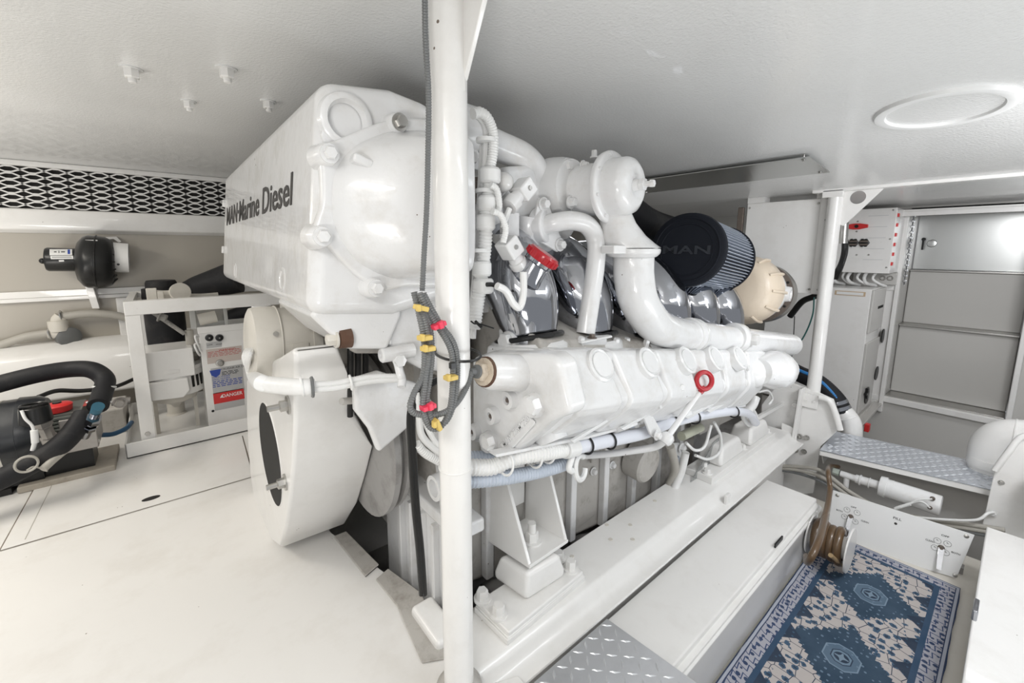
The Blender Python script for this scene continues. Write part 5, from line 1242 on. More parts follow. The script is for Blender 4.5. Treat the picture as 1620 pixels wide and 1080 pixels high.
MB_ = .135
A0 = Z(838, 900, MB_); A1 = Z(773, 857, MB_); A2 = Z(899, 858, MB_)
up = .32
fx_ = (A0.x + A1.x) / 2
pl = [X(775, 856, A1.x), X(838, 902, A0.x), X(801, 768, A0.x), X(754, 768, A1.x)]
pl = [A1, A0, X(801, 762, A0.x), X(752, 762, A1.x)]
b = MB(); b.prism(pl, (.012, .0, 0)); MBK = b.build('mount_bracket', WHITE, ENG, bevel=.002)
b = MB(); b.prism([A0, A2, A2 + (A1 - A0), A1], (0, 0, .012)); b.build('bottom_plate', WHITE, MBK, bevel=.002)
b = MB(); b.prism([A2, X(872, 745, A2.x), X(872, 745, A2.x) + V((0, .12, 0)), A2 + (A1 - A0) * 1.0], (-.012, 0, 0)); b.build('back_plate', WHITE, MBK, bevel=.002)
c = (A0 + A2) / 2 + (A1 - A0) * .42 + V((0, 0, .012)); 
b = MB(); b.hexb(c, (0, 0, 1), .024, .03); b.build('bolt', WHITE, MBK)
b = MB(); b.lathe(c + V((0, 0, .03)), (0, 0, 1), [(0, .014), (.04, .014)], 12); b.build('stud', WHITE, MBK)
b = MB(); b.box(c + V((.0, .12, .16)), (.14, .01, .20)); b.build('gusset', WHITE, MBK, bevel=.003)
# rear mount: two cushions on a plate
rp = [Z(1110, 700, .01), Z(1185, 722, .01), Z(1242, 672, .01), Z(1185, 655, .01)]
x0m, x1m = Z(1150, 712, 0).x, Z(1235, 675, 0).x
RM = thing('engine_mount', 'rear engine mount with two humped white cushions near the far end of the girder', 'mount', (2.4, .93, 0))
b = MB(); b.bb((2.02, .845, .0), (2.85, .985, .035)); b.build('base_plate', WHITE, RM, bevel=.004)
for xx in (2.15, 2.52):
    lo = [V((xx, .86, .035)), V((xx + .27, .86, .035)), V((xx + .27, .985, .035)), V((xx, .985, .035))]; cn = sum(lo, V()) / 4
    b = MB(); b.loft([lo, [p + V((0, 0, .03)) for p in lo], [p + (cn - p) * .2 + V((0, 0, .10)) for p in lo]]); b.build('rubber_cushion', WHITE, RM, bevel=.02, bseg=4)
for xx in (2.05, 2.10, 2.47, 2.82):
    b = MB(); b.hexb((xx, .885 + (.04 if xx == 2.10 else 0), .035), (0, 0, 1), .016, .02); b.build('bolt', WHITE, RM)
b = MB(); b.prism([(2.2, 1.0, .15), (2.8, 1.0, .13), (2.8, 1.0, .6), (2.2, 1.0, .55)], (0, .06, 0)); b.build('rear_mount_arm', GRIME, ENG, bevel=.006)

# ---- small hardware that breaks up the lower side of the engine
for k, (u, v) in enumerate(((905, 742), (938, 745), (968, 735), (1000, 728), (1032, 722))):
    b = MB(); b.hexb(Y(u, v, 1.085), (0, -1, 0), .013, .014); b.build('bolt', WHITE2, BLOCK)
for u, v in ((912, 728), (938, 722)):
    b = MB(); p = Y(u, v, 1.075); b.box(p, (.03, .012, .05)); b.build('clip_plate', GRIME, BLOCK, bevel=.003)
for u, v in ((893, 604), (960, 628), (1075, 612)):
    b = MB(); b.hexb(Y(u, v, .70), (-.3, -1, .2), .012, .012); b.build('bolt', WHITE2, HEAD)
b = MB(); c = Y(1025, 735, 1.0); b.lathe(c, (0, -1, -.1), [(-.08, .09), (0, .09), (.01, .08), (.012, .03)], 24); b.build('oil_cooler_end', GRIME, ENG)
b = MB(); b.tube([Y(1048, 792, .99), Y(1062, 770, .98), Y(1070, 745, .97), Y(1072, 722, .96)], .009, 10); b.build('pipe', BLUEC, ENG)
# ================================================================ LEFT SIDE
# floor hatch
H0, H1, H2, H3 = V((-.575, 2.345, 0)), V((.275, 2.345, 0)), V((.305, 2.925, 0)), V((-.565, 2.925, 0))
t = thing('floor_hatch', 'rectangular white hatch in the left deck with a small oval finger hole', 'hatch', (-.13, 2.63, 0))
b = MB(); b.prism([H0, H1, H2, H3], (0, 0, .0045)); b.build('panel', DECK, t, bevel=.0015)
def seam(b, p, q, w_=.0022, z=.001):
    d = (q - p).normalized(); n = V((-d.y, d.x, 0)) * w_; b.prism([V((*(p - n).xy, z)), V((*(p + n).xy, z)), V((*(q + n).xy, z)), V((*(q - n).xy, z))], (0, 0, .0006))
b = MB()
for p, q in ((H0, H1), (H1, H2), (H2, H3), (H3, H0)): 
    o_ = ((p + q) / 2 - V((-.13, 2.63, 0))).normalized() * .003; seam(b, p + o_, q + o_)
b.build('seam', mat('seam_grime', (.16, .13, .1), .8, dirt=.6, dcol=(.5, .47, .42), dscale=9), t)
b = MB(); seam(b, V((-.515, 2.37, 0)), V((-.505, 2.9, 0)), .0015, .0045); b.build('score_line', GREYH, t)
b = MB(); c = Z(239, 788, .005); b.loft([[c + V((.034 * math.cos(a), .018 * math.sin(a), 0)) for a in [i * math.pi / 12 for i in range(24)]], [c + V((.034 * math.cos(a), .018 * math.sin(a), .0008)) for a in [i * math.pi / 12 for i in range(24)]]]); b.build('finger_hole', DARK, t)
# sooty specks on the deck
SPK = mat('dark_speck', (.06, .045, .035), .8)

# frame with its tray
FY = 3.0
t = thing('steel_stand', 'white angle iron frame around the cooling unit at the left wall', 'frame', (.4, 3.35, .09))
fx0, fx1, fb = -.165, 1.25, 3.70
zt = Y(190, 478, FY).z
b = MB(); b.bb((fx0, FY, zt - .075), (fx1, FY + .008, zt)); b.bb((fx0, FY + .0081, zt - .008), (fx1, FY + .07, zt)); b.build('top_rail', WHITE, t, bevel=.003)
b = MB(); b.bb((fx0, fb - .03, zt - .04), (fx1, fb, zt)); b.build('top_rail', WHITE, t, bevel=.003)
b = MB(); b.bb((fx0 + .002, FY + .071, zt - .04), (fx0 + .04, fb - .031, zt - .001)); b.build('side_rail', WHITE, t, bevel=.003)
for yy in (FY, fb - .07):
    b = MB(); b.bb((fx0, yy + .001, .0125), (fx0 + .065, yy + .010, zt - .076)); b.bb((fx0 + .0, yy + .0102, .0125), (fx0 + .008, yy + .07, zt - .076)); b.build('leg', WHITE, t, bevel=.003)
b = MB(); b.lathe((fx0 + .03, FY - .001, .115), (0, -1, 0), [(0, .014), (.008, .012)], 6); b.build('bolt', STEEL, t)
b = MB(); tx0, tx1 = -.235, 1.3; ty1 = 3.78
b.bb((tx0, FY - .02, 0.001), (tx1, ty1, .012)); b.bb((tx0, FY - .02, .001), (tx1, FY - .012, .088)); b.bb((tx0, FY - .02, .001), (tx0 + .008, ty1, .088)); b.bb((tx0, ty1 - .008, .001), (tx1, ty1, .088))
tag(b.build('drip_tray', WHITE, bevel=.003), 'shallow white metal tray on the deck beneath the angle iron frame', 'tray')
# cooling compressor unit
t = thing('cooling_unit', 'white boxy motor unit with slotted round base inside the frame', 'cooling unit', (.05, 3.2, .012))
UY = 3.1
a0, a1 = Y(212, 560, UY), Y(305, 552, UY); z1 = Y(250, 556, UY).z; z0 = Y(250, 602, UY).z; zbm = Y(250, 632, UY).z
b = MB(); b.bb((a0.x + .01, UY, z0), (a1.x, UY + .26, z1)); b.build('upper_box', WHITE, t, bevel=.006)
b = MB(); b.prism([(a0.x + .03, UY - .02, z0 - .006), (a1.x - .04, UY - .02, z0 - .006), (a1.x - .035, UY - .02, zbm + .03), (a1.x - .07, UY - .02, zbm - .01), (a0.x + .05, UY - .02, zbm + .0)], (0, .26, 0)); b.build('lower_box', WHITE, t, bevel=.008)
cx_ = (a1.x - .11); 
b = MB(); b.lathe((cx_, UY + .16, zbm + .0), (0, 0, 1), [(-.01, .15), (.0, .165), (.02, .165), (.14, .158), (.145, .165), (.165, .165)], 36); cb = b.build('round_base', WHITE, t)
for k in range(5):
    a = -.95 + k * .19; b = MB(); p = V((cx_ + .163 * math.cos(a), UY + .16 + .163 * math.sin(a), zbm + .07)); b.box(p, (.006, .014, .07), Matrix.Rotation(a, 3, 'Z')); b.build('slot', DARK, cb)
b = MB(); b.lathe((cx_, UY + .16, zbm - .01), (0, 0, -1), [(0, .13), (.04, .11), (.075, .03), (.10, .012), (.10, .0)], 32); b.build('cone_bottom', CREAM, t)
b = MB()
for sx in (-.1, .1): b.bb((cx_ + sx - .01, UY + .15, .0125), (cx_ + sx + .01, UY + .17, zbm))
b.build('foot', CREAM, t)
# black accumulator
t = thing('accumulator', 'upright black insulated cylinder standing behind the cooling unit', 'cylinder', Y(262, 560, 3.45))
AY = 3.6; c = Y(261, 500, AY); rA = abs(Y(228, 500, AY).x - Y(294, 500, AY).x) / 2
b = MB(); zA = Y(261, 472, AY).z; b.lathe((c.x, AY, .0), (0, 0, 1), [(.36, rA), (zA * .6, rA * 1.02), (zA * .61, rA * .98), (zA * .78, rA), (zA + .02, rA), (zA + .04, rA * .98), (zA + .07, rA * .97)], 36); b.build('body', RUBBER, t)
b = MB(); b.lathe((c.x, AY, .0125), (0, 0, 1), [(0, .06), (.01, .05), (.34, .05), (.3475, rA * .9)], 24); b.build('pedestal', CREAM, t)
b = MB(); zz = Y(261, 456, AY).z; b.lathe((c.x + .0, AY, zz - .02), (0, 0, 1), [(0, rA * .74), (.03, rA * .78), (.06, rA * .77), (.075, rA * .7)], 36); b.build('cap', RUBBER, t)
b = MB(); b.cyl(Y(242, 494, 3.2), Y(292, 528, 3.2), .012); b.hexb(Y(252, 500, 3.19), (1, -.3, -.5), .022, .03); b.build('frosted_pipe', mat('crusty_pipe', (.35, .34, .32), .7, dirt=1, dcol=(.03, .03, .03), dscale=40), t)
b = MB(); b.cyl(Y(299, 522, 3.22), Y(301, 545, 3.22), .022); b.build('stub', GREYH, t)
t = thing('insulated_duct', 'black foam covered duct rising behind the frame towards the engine', 'duct', Y(320, 458, 3.6))
b = MB(); b.tube([Y(294, 460, 3.5), Y(310, 456, 3.5), Y(340, 448, 3.45), Y(375, 438, 3.4)], lambda q: .06 + .05 * q, 24); b.build('duct_wall', RUBBER, t)
b = MB(); b.tube([Y(360, 505, 3.5), Y(385, 497, 3.45), Y(410, 490, 3.4)], .06, 20); tag(b.build('black_hose', RUBBER), 'thick black hose emerging under the top rail of the frame', 'hose')
t = thing('pipe_cluster', 'weathered pale pipe fittings lying on top of the cooling unit frame', 'pipe', Y(270, 468, 3.3))
b = MB(); b.tube([Y(240, 465, 3.3), Y(262, 466, 3.3), Y(282, 464, 3.3)], .026, 12); b.lathe(Y(284, 462, 3.25), (.3, -1, .2), [(0, .055), (.02, .055)], 24); b.build('pipe', CREAM, t)
b = MB(); b.box(Y(240, 465, 3.24), (.05, .03, .07)); b.box(Y(254, 467, 3.24), (.03, .03, .05)); b.build('terminal_block', CREAM, t, bevel=.004)
b = MB(); b.tube([Y(290, 468, 3.3), Y(318, 468, 3.3), Y(345, 466, 3.3)], .016, 10); b.build('grey_pipe', GREYH, t)
# clear strainer
t = thing('strainer', 'clear plastic strainer with a cream cartridge hung under the top rail', 'strainer', Y(330, 500, 3.15))
b = MB(); p0, p1 = Y(303, 488, 3.14), Y(358, 514, 3.14); b.bb((p0.x, 3.12, p1.z), (p1.x, 3.2, p0.z)); b.build('clear_box', CLEAR, t, bevel=.006)
b = MB(); b.cyl(Y(314, 506, 3.11), Y(342, 500, 3.11), .036); b.build('cartridge', CREAM, t)
b = MB(); b.box(Y(305, 503, 3.12), (.03, .03, .13)); b.box(Y(357, 500, 3.12), (.02, .03, .11)); b.build('frame_edge', mat('clear_grey', (.5, .5, .48), .2), t, bevel=.004)
# control box with labels
KY = 3.10
kz0, kz1 = .02, Y(315, 519, KY).z
kx0, kx1 = Y(318, 560, KY).x, .46
t = thing('compressor_control_box', 'white control box with two knobs and red DANGER label inside the frame', 'control box', (.3, 3.2, .012))
b = MB(); b.bb((kx0, KY, kz0), (kx1, KY + .22, kz1)); b.build('case', WHITE, t, bevel=.004)
b = MB(); b.bb((kx0 - .005, KY - .004, kz1 - .035), (kx1, KY + .224, kz1 + .006)); b.build('lid', WHITE, t, bevel=.003)
def kp(u, v, o=0): return Y(u, v, KY - o)
def plate(p0, p1, mt_, nm, par, o=.001):
    b = MB(); b.bb((min(p0.x, p1.x), KY - o - .0006, min(p0.z, p1.z)), (max(p0.x, p1.x), KY - o, max(p0.z, p1.z))); return b.build(nm, mt_, par, smooth=False)
for u in (331, 347):
    b = MB(); b.lathe(kp(u, 534), (0, -1, 0), [(0, .022), (.012, .020), (.014, .012)], 24); kb = b.build('knob', BLACK, t)
    b = MB(); b.lathe(kp(u, 534) + V((0, -.014, 0)), (0, -1, 0), [(0, .005), (.002, .004)], 10); b.build('screw', STEEL, kb)
b = MB(); b.lathe(kp(348, 574), (0, -1, 0), [(0, .024), (.006, .022), (.007, .014), (.004, .012)], 24); b.build('lock', STEEL, t)
b = MB(); b.lathe(kp(337, 650), (0, -1, 0), [(0, .008), (.002, .007)], 12); b.build('screw', BLACK, t)
L0 = plate(kp(326, 542), kp(351, 548), LABELS, 'label', t)
xx = (V((1, 0, 0)), V((0, 0, 1)))
text('LOW', kp(328, 547, .002), *xx, .028, .010, INK, 'printing', L0, depth=.0003); text('HIGH', kp(342, 546, .002), *xx, .03, .010, INK, 'printing', L0, depth=.0003)
L1 = plate(kp(326, 553), kp(384, 568), mat('pinkish_label', (.55, .48, .44), .5), 'warning_label', t)
text('WARNING', kp(346, 555.5, .002), *xx, .09, .012, INKR, 'printing', L1, depth=.0003, bold=.01)
def lines(par, m_, u0, v0, u1, n, dv, h=.004, seed=1):
    rnd = random.Random(seed); b = MB()
    for i in range(n):
        p = kp(u0, v0 + dv * i, .0018); q = kp(u1, v0 + dv * i, .0018); x = p.x
        while x < q.x - .01:
            w_ = rnd.uniform(.012, .03); b.bb((x, KY - .0022, p.z), (min(q.x, x + w_), KY - .0018, p.z + h)); x += w_ + .006
    return b.build('fine_print', m_, par, smooth=False)
lines(L1, INKR, 329, 558, 382, 4, 2.4, .003, 2)
L2 = plate(kp(333, 583), kp(387, 617), LABELS, 'rating_label', t)
text('CRUISAIR AIR COND', kp(350, 585.5, .002), *xx, .16, .012, INK, 'printing', L2, depth=.0003)
b = MB(); s_ = kp(341, 590, .002); b.prism([s_ + V((-.03, 0, .02)), s_ + V((.03, 0, .022)), s_ + V((.022, 0, -.012)), s_ + V((.0, 0, -.028)), s_ + V((-.022, 0, -.012))], (0, -.0006, 0)); b.build('crest', INKB, L2, smooth=False)
text('MODEL NUMBER', kp(336, 599, .002), *xx, .095, .010, INKB, 'printing', L2, depth=.0003); text('SERIAL NUMBER', kp(336, 602.5, .002), *xx, .095, .010, INKB, 'printing', L2, depth=.0003)
lines(L2, INKB, 337, 605, 384, 4, 2.7, .005, 4); lines(L2, INK, 351, 589, 378, 3, 2.2, .004, 6)
L3 = plate(kp(337, 622), kp(387, 640), LABELS, 'danger_label', t)
RB = plate(kp(337, 623), kp(387, 630), REDP, 'red_band', L3, .0018)
text('DANGER', kp(352, 629.0, .003), *xx, .11, .022, LABELW, 'printing', L3, depth=.0003, bold=.01)
b = MB(); s_ = kp(348, 629.3, .003); b.prism([s_, s_ + V((.022, 0, 0)), s_ + V((.011, 0, .018))], (0, -.0004, 0)); b.build('warning_triangle', LABELW, L3, smooth=False)
lines(L3, INKR, 341, 633, 383, 3, 2.4, .003, 8)
for (u, v, u2, v2) in ((312, 538, 322, 545), (312, 545, 320, 556)):
    pass
b = MB(); b.tube([kp(317, 532, -.02), kp(309, 531, .02), kp(311, 540, .02), kp(318, 556, .01)], .006, 8); b.tube([kp(317, 543, -.02), kp(308, 545, .02), kp(312, 556, .03), kp(316, 562, .0)], .006, 8); b.build('lead', WCON, t)
# conduit arcs and pipe work between units
b = MB(); b.tube([Y(306, 560, 3.3), Y(312, 590, 3.35), Y(322, 612, 3.4)], .03, 14); tag(b.build('grey_hose', GREYH), 'short grey hose between cooling unit and control box', 'hose')

# blower on the wall
BYL = 3.93
t = thing('blower', 'black centrifugal blower with white outlet ring fixed to the left wall', 'blower', Y(150, 415, BYL))
k_ = 2.8 / 668
c = Y(150, 414, BYL); m0, m1 = Y(71, 410, BYL), Y(124, 411, BYL)
rm = abs(Y(95, 392, BYL).z - Y(95, 429, BYL).z) / 2
b = MB(); b.lathe(m0, (m1 - m0), [(0, rm * .7), (.004, rm * .92), (.014, rm), ((m1 - m0).length, rm)], 36); mo = b.build('motor', BLACK, t)
b = MB(); b.sphere(m0 + V((-.008, -.02, -.01)), .018); b.build('cable_gland', BLACK, mo)
def onmotor(u0, u1, a0_, a1_, m_, nm, rr=1.006):
    x0_, x1_ = Y(u0, 410, BYL).x, Y(u1, 410, BYL).x; s1, s2 = [], []
    for i in range(7):
        a = a0_ + (a1_ - a0_) * i / 6
        for s_, x_ in ((s1, x0_), (s2, x1_)): s_.append(V((x_, BYL - rm * rr * math.cos(a), m0.z + rm * rr * math.sin(a))))
    b = MB(); b.loft([s1, s2], cap=False, closed=False); return b.build(nm, m_, mo)
LB = onmotor(83, 118, .35, 1.0, LABELW, 'label'); onmotor(84, 119, .02, .30, LABELW, 'label'); onmotor(96, 104, -.35, -.06, LABELW, 'label')
onmotor(111, 115, .45, .95, INKB, 'label_mark', 1.012); onmotor(90, 94, .62, .72, INK, 'label_mark', 1.012); onmotor(97, 98.2, .55, .8, INK, 'label_mark', 1.012); onmotor(101, 107, .6, .74, GREYC, 'label_mark', 1.012)
onmotor(86, 117, .12, .16, GREYC, 'label_mark', 1.012); onmotor(86, 116, .2, .23, GREYC, 'label_mark', 1.012)
h0, h1 = Y(120, 413, BYL), Y(183, 416, BYL); rh = abs(Y(150, 373, BYL).z - Y(150, 456, BYL).z) / 2
L_ = (h1 - h0).length
b = MB(); b.lathe(h0, (h1 - h0), [(0, rh * .5), (.01, rh * .72), (L_ * .18, rh * .93), (L_ * .3, rh), (L_ * .49, rh * 1.0), (L_ * .5, rh * 1.04), (L_ * .53, rh * 1.04), (L_ * .54, rh), (L_ * .75, rh * .98), (L_ * .92, rh * .86), (L_, rh * .7)], 44); ho = b.build('housing', BLACK, t, ang=40)
for a in (.75, 2.2, -.9):
    b = MB(); q = c + V((0, -rh * math.cos(a) if False else -rh * math.sin(a) * .2, 0)); 
for (u, v) in ((145, 381), (150, 446)):
    b = MB(); b.box(Y(u, v, BYL - rh * .55), (.06, .012, .016)); b.build('clip', STEEL, ho, bevel=.003)
for k in range(7):
    a = -1.2 + k * .4; b = MB(); xh = h1.x - .03
    b.tube([V((xh, BYL - rh * .9 * math.cos(a), c.z + rh * .9 * math.sin(a))), V((h1.x + .002, BYL - rh * .7 * math.cos(a), c.z + rh * .7 * math.sin(a)))], .005, 6, raw=True); b.build('rib', BLACK, ho)
o0_, o1_ = Y(180, 407, BYL), Y(204, 408, BYL); ro = abs(Y(190, 384, BYL).z - Y(190, 431, BYL).z) / 2
b = MB(); b.lathe(o0_, (o1_ - o0_), [(0, ro), ((o1_ - o0_).length, ro * .98), ((o1_ - o0_).length, ro * .85), ((o1_ - o0_).length * .3, ro * .84)], 40, cap=False); b.build('outlet_ring', LABELW, t)
b = MB(); b.lathe(Y(187, 418, BYL - ro * .9), (0, -1, 0), [(0, .008), (.004, .006)], 10); b.build('screw', BLACK, t)
b = MB(); b.prism([Y(u, v, 4.06) for u, v in ((122, 385), (132, 376), (184, 374), (192, 382), (188, 384), (180, 378), (136, 380), (126, 390))], (0, .03, 0)); b.build('saddle', WHITE, t)
b = MB(); b.prism([Y(u, v, 4.02) for u, v in ((124, 432), (130, 430), (152, 475), (148, 482), (139, 460))], (0, .07, 0)); b.prism([Y(u, v, 4.0) for u, v in ((134, 452), (148, 455), (158, 488), (146, 488))], (0, .09, 0)); b.build('bracket_leg', WHITE, t, bevel=.003)

# hose tee on the wall
t = thing('hose_tee', 'grey plastic tee fitting with two clamped hoses on the left wall', 'pipe fitting', Y(96, 520, 4.05))
HY = 4.0
b = MB(); b.tube([Y(-30, 552, HY), Y(0, 546, HY), Y(40, 533, HY), Y(78, 527, HY)], .026, 16); b.build('hose', GREYH, t)
b = MB(); b.tube([Y(96, 501, HY), Y(140, 496, HY), Y(180, 498, HY), Y(215, 508, HY), Y(235, 524, HY)], .026, 16); b.build('hose', GREYH, t)
b = MB(); b.tube([Y(97, 500, HY), Y(92, 506, HY), Y(92, 515, HY), Y(96, 528, HY)], .036, 18); b.lathe(Y(92, 514, HY), (0, 0, 1), [(-.04, .05), (.03, .05)], 20); b.lathe(Y(76, 527, HY), (1, 0, -.1), [(0, .033), (.07, .04)], 20); b.build('fitting', CREAM, t)
b = MB(); b.torus(Y(79, 527, HY), (1, 0, .1), .035, .007, 20, 6); b.torus(Y(97, 500, HY), (1, 0, .1), .032, .007, 20, 6); b.build('clamp', STEEL, t)
b = MB(); b.lathe(Y(106, 532, 4.02), (.5, -1, 0), [(-.04, .05), (0, .065), (.04, .065), (.05, .05)], 24); b.build('valve_body', GREYC, t)

# air compressor / pump on the deck at the far left
t = thing('electric_pump', 'black electric motor with grey finned pump head and red knob at the left edge', 'pump', (-.75, 2.95, .05))
PYL = 2.98
c0, c1 = Y(-60, 700, PYL), Y(60, 686, PYL)
ax_ = V((1, 0, 0)); rM = abs(Y(40, 632, PYL).z - Y(40, 742, PYL).z) / 2; cz = Y(40, 687, PYL).z
mx0, mx1 = c0.x, Y(66, 687, PYL).x
b = MB(); b.lathe((mx0, PYL + .02, cz), ax_, [(0, rM), ((mx1 - mx0) * .75, rM), ((mx1 - mx0) * .76, rM * 1.03), (mx1 - mx0, rM * 1.0), (mx1 - mx0 + .03, rM * .9)], 40); mo = b.build('motor', mat('black_motor_paint', (.02, .022, .026), .3, dirt=.3, dcol=(.12, .12, .11)), t)
b = MB(); bx0 = Y(-24, 690, PYL - rM).x; bx1 = Y(6, 690, PYL - rM).x; b.lathe((bx0, PYL + .02, cz), ax_, [(0, rM * 1.01), (.025, rM * 1.01)], 40); b.build('steel_band', STEEL, mo)
hx0, hx1 = Y(74, 700, PYL).x, Y(158, 680, PYL).x
zh0, zh1 = Y(130, 712, PYL - .1).z, Y(110, 686, PYL - .1).z
PG = mat('dark_green_grey_paint', (.12, .13, .12), .45, dirt=.5, dcol=(.3, .28, .24), dscale=14)
CA = mat('cast_aluminium', (.4, .38, .36), .4, .7, dirt=.4, dcol=(.12, .1, .1), dscale=14)
b = MB(); b.bb((hx0, PYL - .09, zh0), (hx1, PYL + .12, zh1)); b.build('pump_head', CA, t, bevel=.008)
b = MB(); b.bb((hx1 - .13, PYL - .105, zh0), (hx1, PYL - .085, Y(150, 655, PYL - .1).z)); b.build('valve_plate', CA, t, bevel=.006)
for k in range(5):
    z = zh1 + .006 + k * .018; b = MB(); b.bb((hx0 + .0, PYL - .10, z), (hx1 - .05, PYL + .15, z + .012)); b.build('fin', PG, t, bevel=.002)
b = MB(); b.bb((hx0 + .02, PYL - .085, zh1), (hx1 - .05, PYL + .14, zh1 + .10)); b.build('fin_core', PG, t)
zt2 = zh1 + .10
b = MB(); b.prism([(hx0 + .2, PYL + .0, zt2), (hx1 - .05, PYL + .0, zt2), (hx1 - .05, PYL + .1, zt2), (hx0 + .2, PYL + .1, zt2)], (0, 0, .002)); b.build('red_label', INKR, t)
kp_ = V((Y(90, 637, PYL - .02).x, PYL - .02, zt2 + .035)); b = MB(); b.lathe(kp_ + V((0, 0, -.03)), (0, 0, 1), [(0, .052), (.03, .056), (.035, .05), (.04, .03)], 28); kn = b.build('red_knob', REDP, t)
b = MB(); b.lathe(kp_ + V((0, 0, .008)), (0, 0, 1), [(0, .018), (.008, .016)], 20); b.build('knob_centre', BLACK, kn)
g0 = Y(58, 668, PYL - .22); b = MB(); b.lathe(g0, (0, .0, 1), [(-.0, .05), (.006, .056), (.075, .05), (.078, .047), (.07, .044)], 32); ga = b.build('pressure_switch', BLACK, t)
b = MB(); b.torus(g0 + V((0, 0, .085)), (0, .1, 1), .042, .006, 28, 6); b.build('switch_ring', BLACK, ga)
b = MB(); b.lathe(g0 + V((.01, .03, 0)), (.1, .3, -1), [(0, .03), (.03, .034), (.04, .026), (.10, .026), (.10, .032), (.13, .032)], 8); b.build('brass_stub', CA, ga)
b = MB(); b.tube([Y(34, 649, PYL - .27), Y(40, 662, PYL - .28), Y(50, 672, PYL - .28), Y(54, 682, PYL - .28)], .006, 8); b.cyl(Y(54, 680, PYL - .28), Y(56, 700, PYL - .28), .013); b.cyl(Y(55, 700, PYL - .28), Y(52, 712, PYL - .28), .009); b.build('lead', LABELW, t)
for u, v, rr in ((79, 683, .018), (151, 672, .014), (138, 696, .022), (153, 697, .014), (120, 701, .012)):
    b = MB(); b.lathe(Y(u, v, PYL - .091), (0, -1, 0), [(0, rr), (.008, rr), (.01, rr * .6)], 20); b.lathe(Y(u, v, PYL - .1), (0, -1, 0), [(0, rr * .4), (.004, rr * .3)], 6); b.build('plug', CREAM if rr > .02 else CA, t)
b = MB(); b.cyl(Y(152, 652, PYL - .30), Y(135, 690, PYL - .16), .018); b.hexb(Y(149, 660, PYL - .30), (Y(135, 690, PYL - .16) - Y(152, 652, PYL - .30)), .030, .05, False); b.hexb(Y(143, 674, PYL - .27), (Y(135, 690, PYL - .16) - Y(152, 652, PYL - .30)), .026, .03, False); b.build('hose_fitting', CHROME, t)
b = MB(); b.lathe(Y(153, 648, PYL - .30), Y(135, 690, PYL - .16) - Y(152, 652, PYL - .30), [(-.03, .024), (.03, .02)], 16); b.build('blue_boot', mat('blue_boot', (.03, .12, .18), .5), t)
b = MB(); b.bb((hx0 - .1, PYL - .12, .001), (hx1 + .05, PYL + .2, .032)); b.build('base_slab', mat('tan_grubby_slab', (.42, .38, .32), .6, dirt=.7, dcol=(.12, .09, .07), dscale=10), t, bevel=.005)
b = MB(); b.bb((hx0 - .02, PYL - .06, .032), (hx1 - .03, PYL + .1, zh0)); b.bb((mx0 + .1, PYL - .08, .03), (mx1, PYL + .1, cz - rM * .8)); b.build('pedestal', BLACK, t)
b = MB(); b.bb((mx0, PYL - .1, .0005), (hx0 - .12, PYL + .2, .03)); b.build('motor_foot', BLACK, t)
# insulated hoses
t = thing('insulated_hose', 'thick black insulated hose arching over the pump and back down in front', 'hose', Y(165, 600, 3.05))
b = MB(); b.tube([Y(-60, 625, 3.05), Y(0, 607, 3.05), Y(60, 592, 3.05), Y(110, 584, 3.05), Y(145, 585, 3.0), Y(166, 600, 2.95), Y(162, 622, 2.86), Y(155, 642, 2.76)], .042, 24); b.build('upper_run', RUBBER, t)
b = MB(); b.tube([Y(134, 656, 2.78), Y(124, 672, 2.74), Y(100, 700, 2.70), Y(60, 728, 2.68), Y(0, 758, 2.66), Y(-60, 785, 2.64)], .045, 24); b.build('lower_run', RUBBER, t)
for u, v in ((165, 612), (157, 636)):
    b = MB(); b.torus(Y(u, v, 2.90 if v < 620 else 2.80), (.2, .3, 1), .044, .005, 28, 6); b.build('tie', LABELW, t)
b = MB(); b.torus(Y(42, 734, 2.61), (.2, -1, 0), .034, .005, 28, 6); b.tube([Y(42, 744, 2.62), Y(55, 738, 2.63), Y(75, 745, 2.65)], .004, 6); b.build('wire_tie', GREYH, t)
b = MB(); b.tube([Y(68, 742, 2.62), Y(88, 724, 2.66), Y(108, 708, 2.70)], .016, 12); b.build('grey_hose', GREYH, t)
b = MB(); b.tube([Y(160, 688, 3.1), Y(180, 686, 3.15), Y(200, 677, 3.2), Y(208, 668, 3.3)], .013, 10); tag(b.build('blue_hose', mat('blue_hose_wall', (.03, .1, .2), .5)), 'thin blue hose running from the pump under the tray', 'hose')
b = MB(); b.tube([Y(60, 628, 3.2), Y(90, 618, 3.25), Y(130, 618, 3.3), Y(180, 612, 3.4), Y(215, 598, 3.5)], .012, 8); tag(b.build('black_cable', BLACK), 'thin black cable running behind the red knob to the frame', 'cable')
b = MB(); b.bb((-.95, 3.45, 0.0), (-.25, 3.75, .16)); tag(b.build('low_beam', GRIME, bevel=.01), 'grimy low beam on the deck behind the pump', 'beam')
for i, (u, v) in enumerate(((196, 630), (205, 636), (188, 636))):
    pass
b = MB(); b.tube([Y(176, 637, 3.2), Y(190, 634, 3.2), Y(206, 633, 3.2)], .02, 12); b.hexb(Y(190, 636, 3.17), (0, -1, 0), .022, .03); tag(b.build('pipe_fitting', CA), 'small metal pipe fitting beside the frame leg', 'pipe fitting')

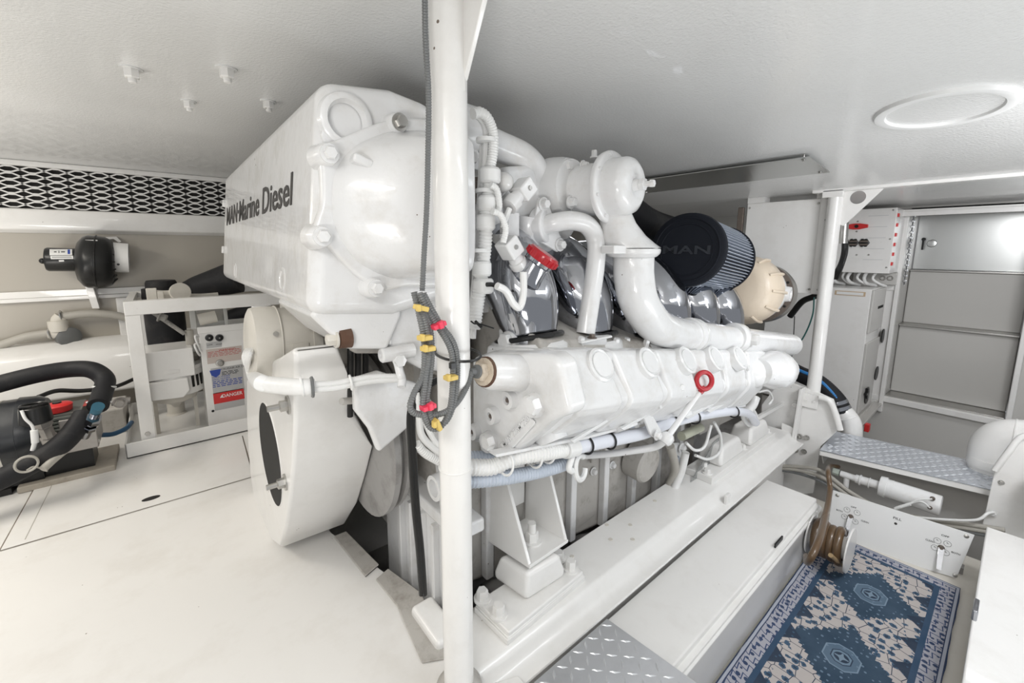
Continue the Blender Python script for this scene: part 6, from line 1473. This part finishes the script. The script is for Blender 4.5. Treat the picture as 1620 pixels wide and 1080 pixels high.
# ================================================================ CONDUITS ON THE NEAR POST
def K(lst, y): return [Y(u, v, y) for u, v in lst]
t = thing('grey_conduit_bundle', 'grey ribbed conduits looped and tied to the near post with yellow and red clips', 'conduit', Y(690, 560, .755))
cy = .748
def con(pts, r=.0072, nm='conduit'):
    b = MB(); b.tube(pts, r, 10, n=6, ribs=.0052, amp=.2); return b.build(nm, GREYC, t)
con(K([(672, -40), (673, 60), (678, 150), (677, 250), (675, 330), (671, 400), (668, 460)], .772), .0062)
con([Y(655, 462, .76), Y(664, 500, cy), Y(671, 540, cy), Y(670, 590, cy), Y(655, 622, cy), Y(649, 645, cy), Y(662, 655, cy), Y(695, 655, cy), Y(720, 640, cy), Y(738, 612, cy + .02), SENS])
con(K([(664, 464), (676, 490), (692, 515), (710, 545), (716, 570), (716, 610), (712, 645), (700, 672), (685, 678), (674, 665), (669, 640), (673, 600), (678, 560), (675, 520), (664, 480)], cy - .004))
con(K([(670, 465), (682, 488), (698, 515), (716, 540), (723, 568), (722, 610), (716, 645), (704, 668), (688, 671), (679, 655), (675, 630), (680, 595), (683, 560), (680, 520), (668, 485)], cy - .002))
for u, v, a in ((666, 487, .3), (672, 534, 0), (677, 551, 0), (713, 597, 0), (691, 671, 1.2)):
    b = MB(); b.box(Y(u, v, cy - .012), (.026, .022, .010), Matrix.Rotation(a, 3, 'Y')); b.box(Y(u - 4, v, cy - .02), (.008, .012, .014)); b.build('yellow_clip', YEL, t, bevel=.002)
for u, v, a in ((693, 514, -.3), (677, 643, -.1)):
    b = MB(); b.box(Y(u, v, cy - .012), (.030, .022, .010), Matrix.Rotation(a, 3, 'Y')); b.box(Y(u + 4, v, cy - .022), (.010, .012, .015), Matrix.Rotation(a, 3, 'Y')); b.build('red_clip', PINK, t, bevel=.002)
b = MB(); zc = Y(700, 572, .75).z; pp = []
for i in range(33):
    a = 2 * math.pi * i / 32; pp.append(V((.513 + .047 * math.cos(a), .79 + .062 * math.sin(a), zc + .004 * math.sin(a))))
b.tube(pp, .0032, 6, raw=True); b.box(Y(716, 578, .724), (.012, .01, .012)); b.build('black_tie', BLACK, t)
# black cables dropping into the bilge
for i, dx_ in enumerate((0, 5)):
    b = MB(); b.tube(K([(700 + dx_, 598), (680 + dx_, 606), (660 + dx_, 622), (648 + dx_, 655), (650 + dx_, 720), (655 + dx_, 800), (662 + dx_, 870), (667 + dx_, 940)], .93), .0075, 10)
    tag(b.build('black_cable', BLACK), ['left one of the twin black cables hanging down behind the near post', 'right one of the twin black cables hanging down behind the near post'][i], 'cable', 'twin black cables behind the near post')
for i, (pts, r, lb) in enumerate((([(658, 620), (662, 660), (668, 690), (690, 712), (712, 728)], .0095, 'white cable curving down behind the near post from the clipped conduits'), ([(664, 625), (672, 665), (690, 700), (712, 715)], .008, 'thinner white cable running beside the curved one behind the near post'),
                                  ([(659, 702), (672, 716), (692, 728), (720, 742)], .012, 'short ribbed white conduit entering behind the near post at loom height'))):
    b = MB(); b.tube(K(pts, .93), r, 10, **({'ribs': .007} if i == 2 else {})); tag(b.build('white_cable', WCON), lb, 'cable')
b = MB(); b.tube([Z(652, 952, .03), Z(700, 998, .03)], .05, 20, raw=True)
b = MB(); b.bb((.52, .93, -.05), (.60, 1.10, .03)); tag(b.build('deck_block', WHITE, bevel=.015, bseg=3), 'small white rounded block beside the foot of the near post', 'block')
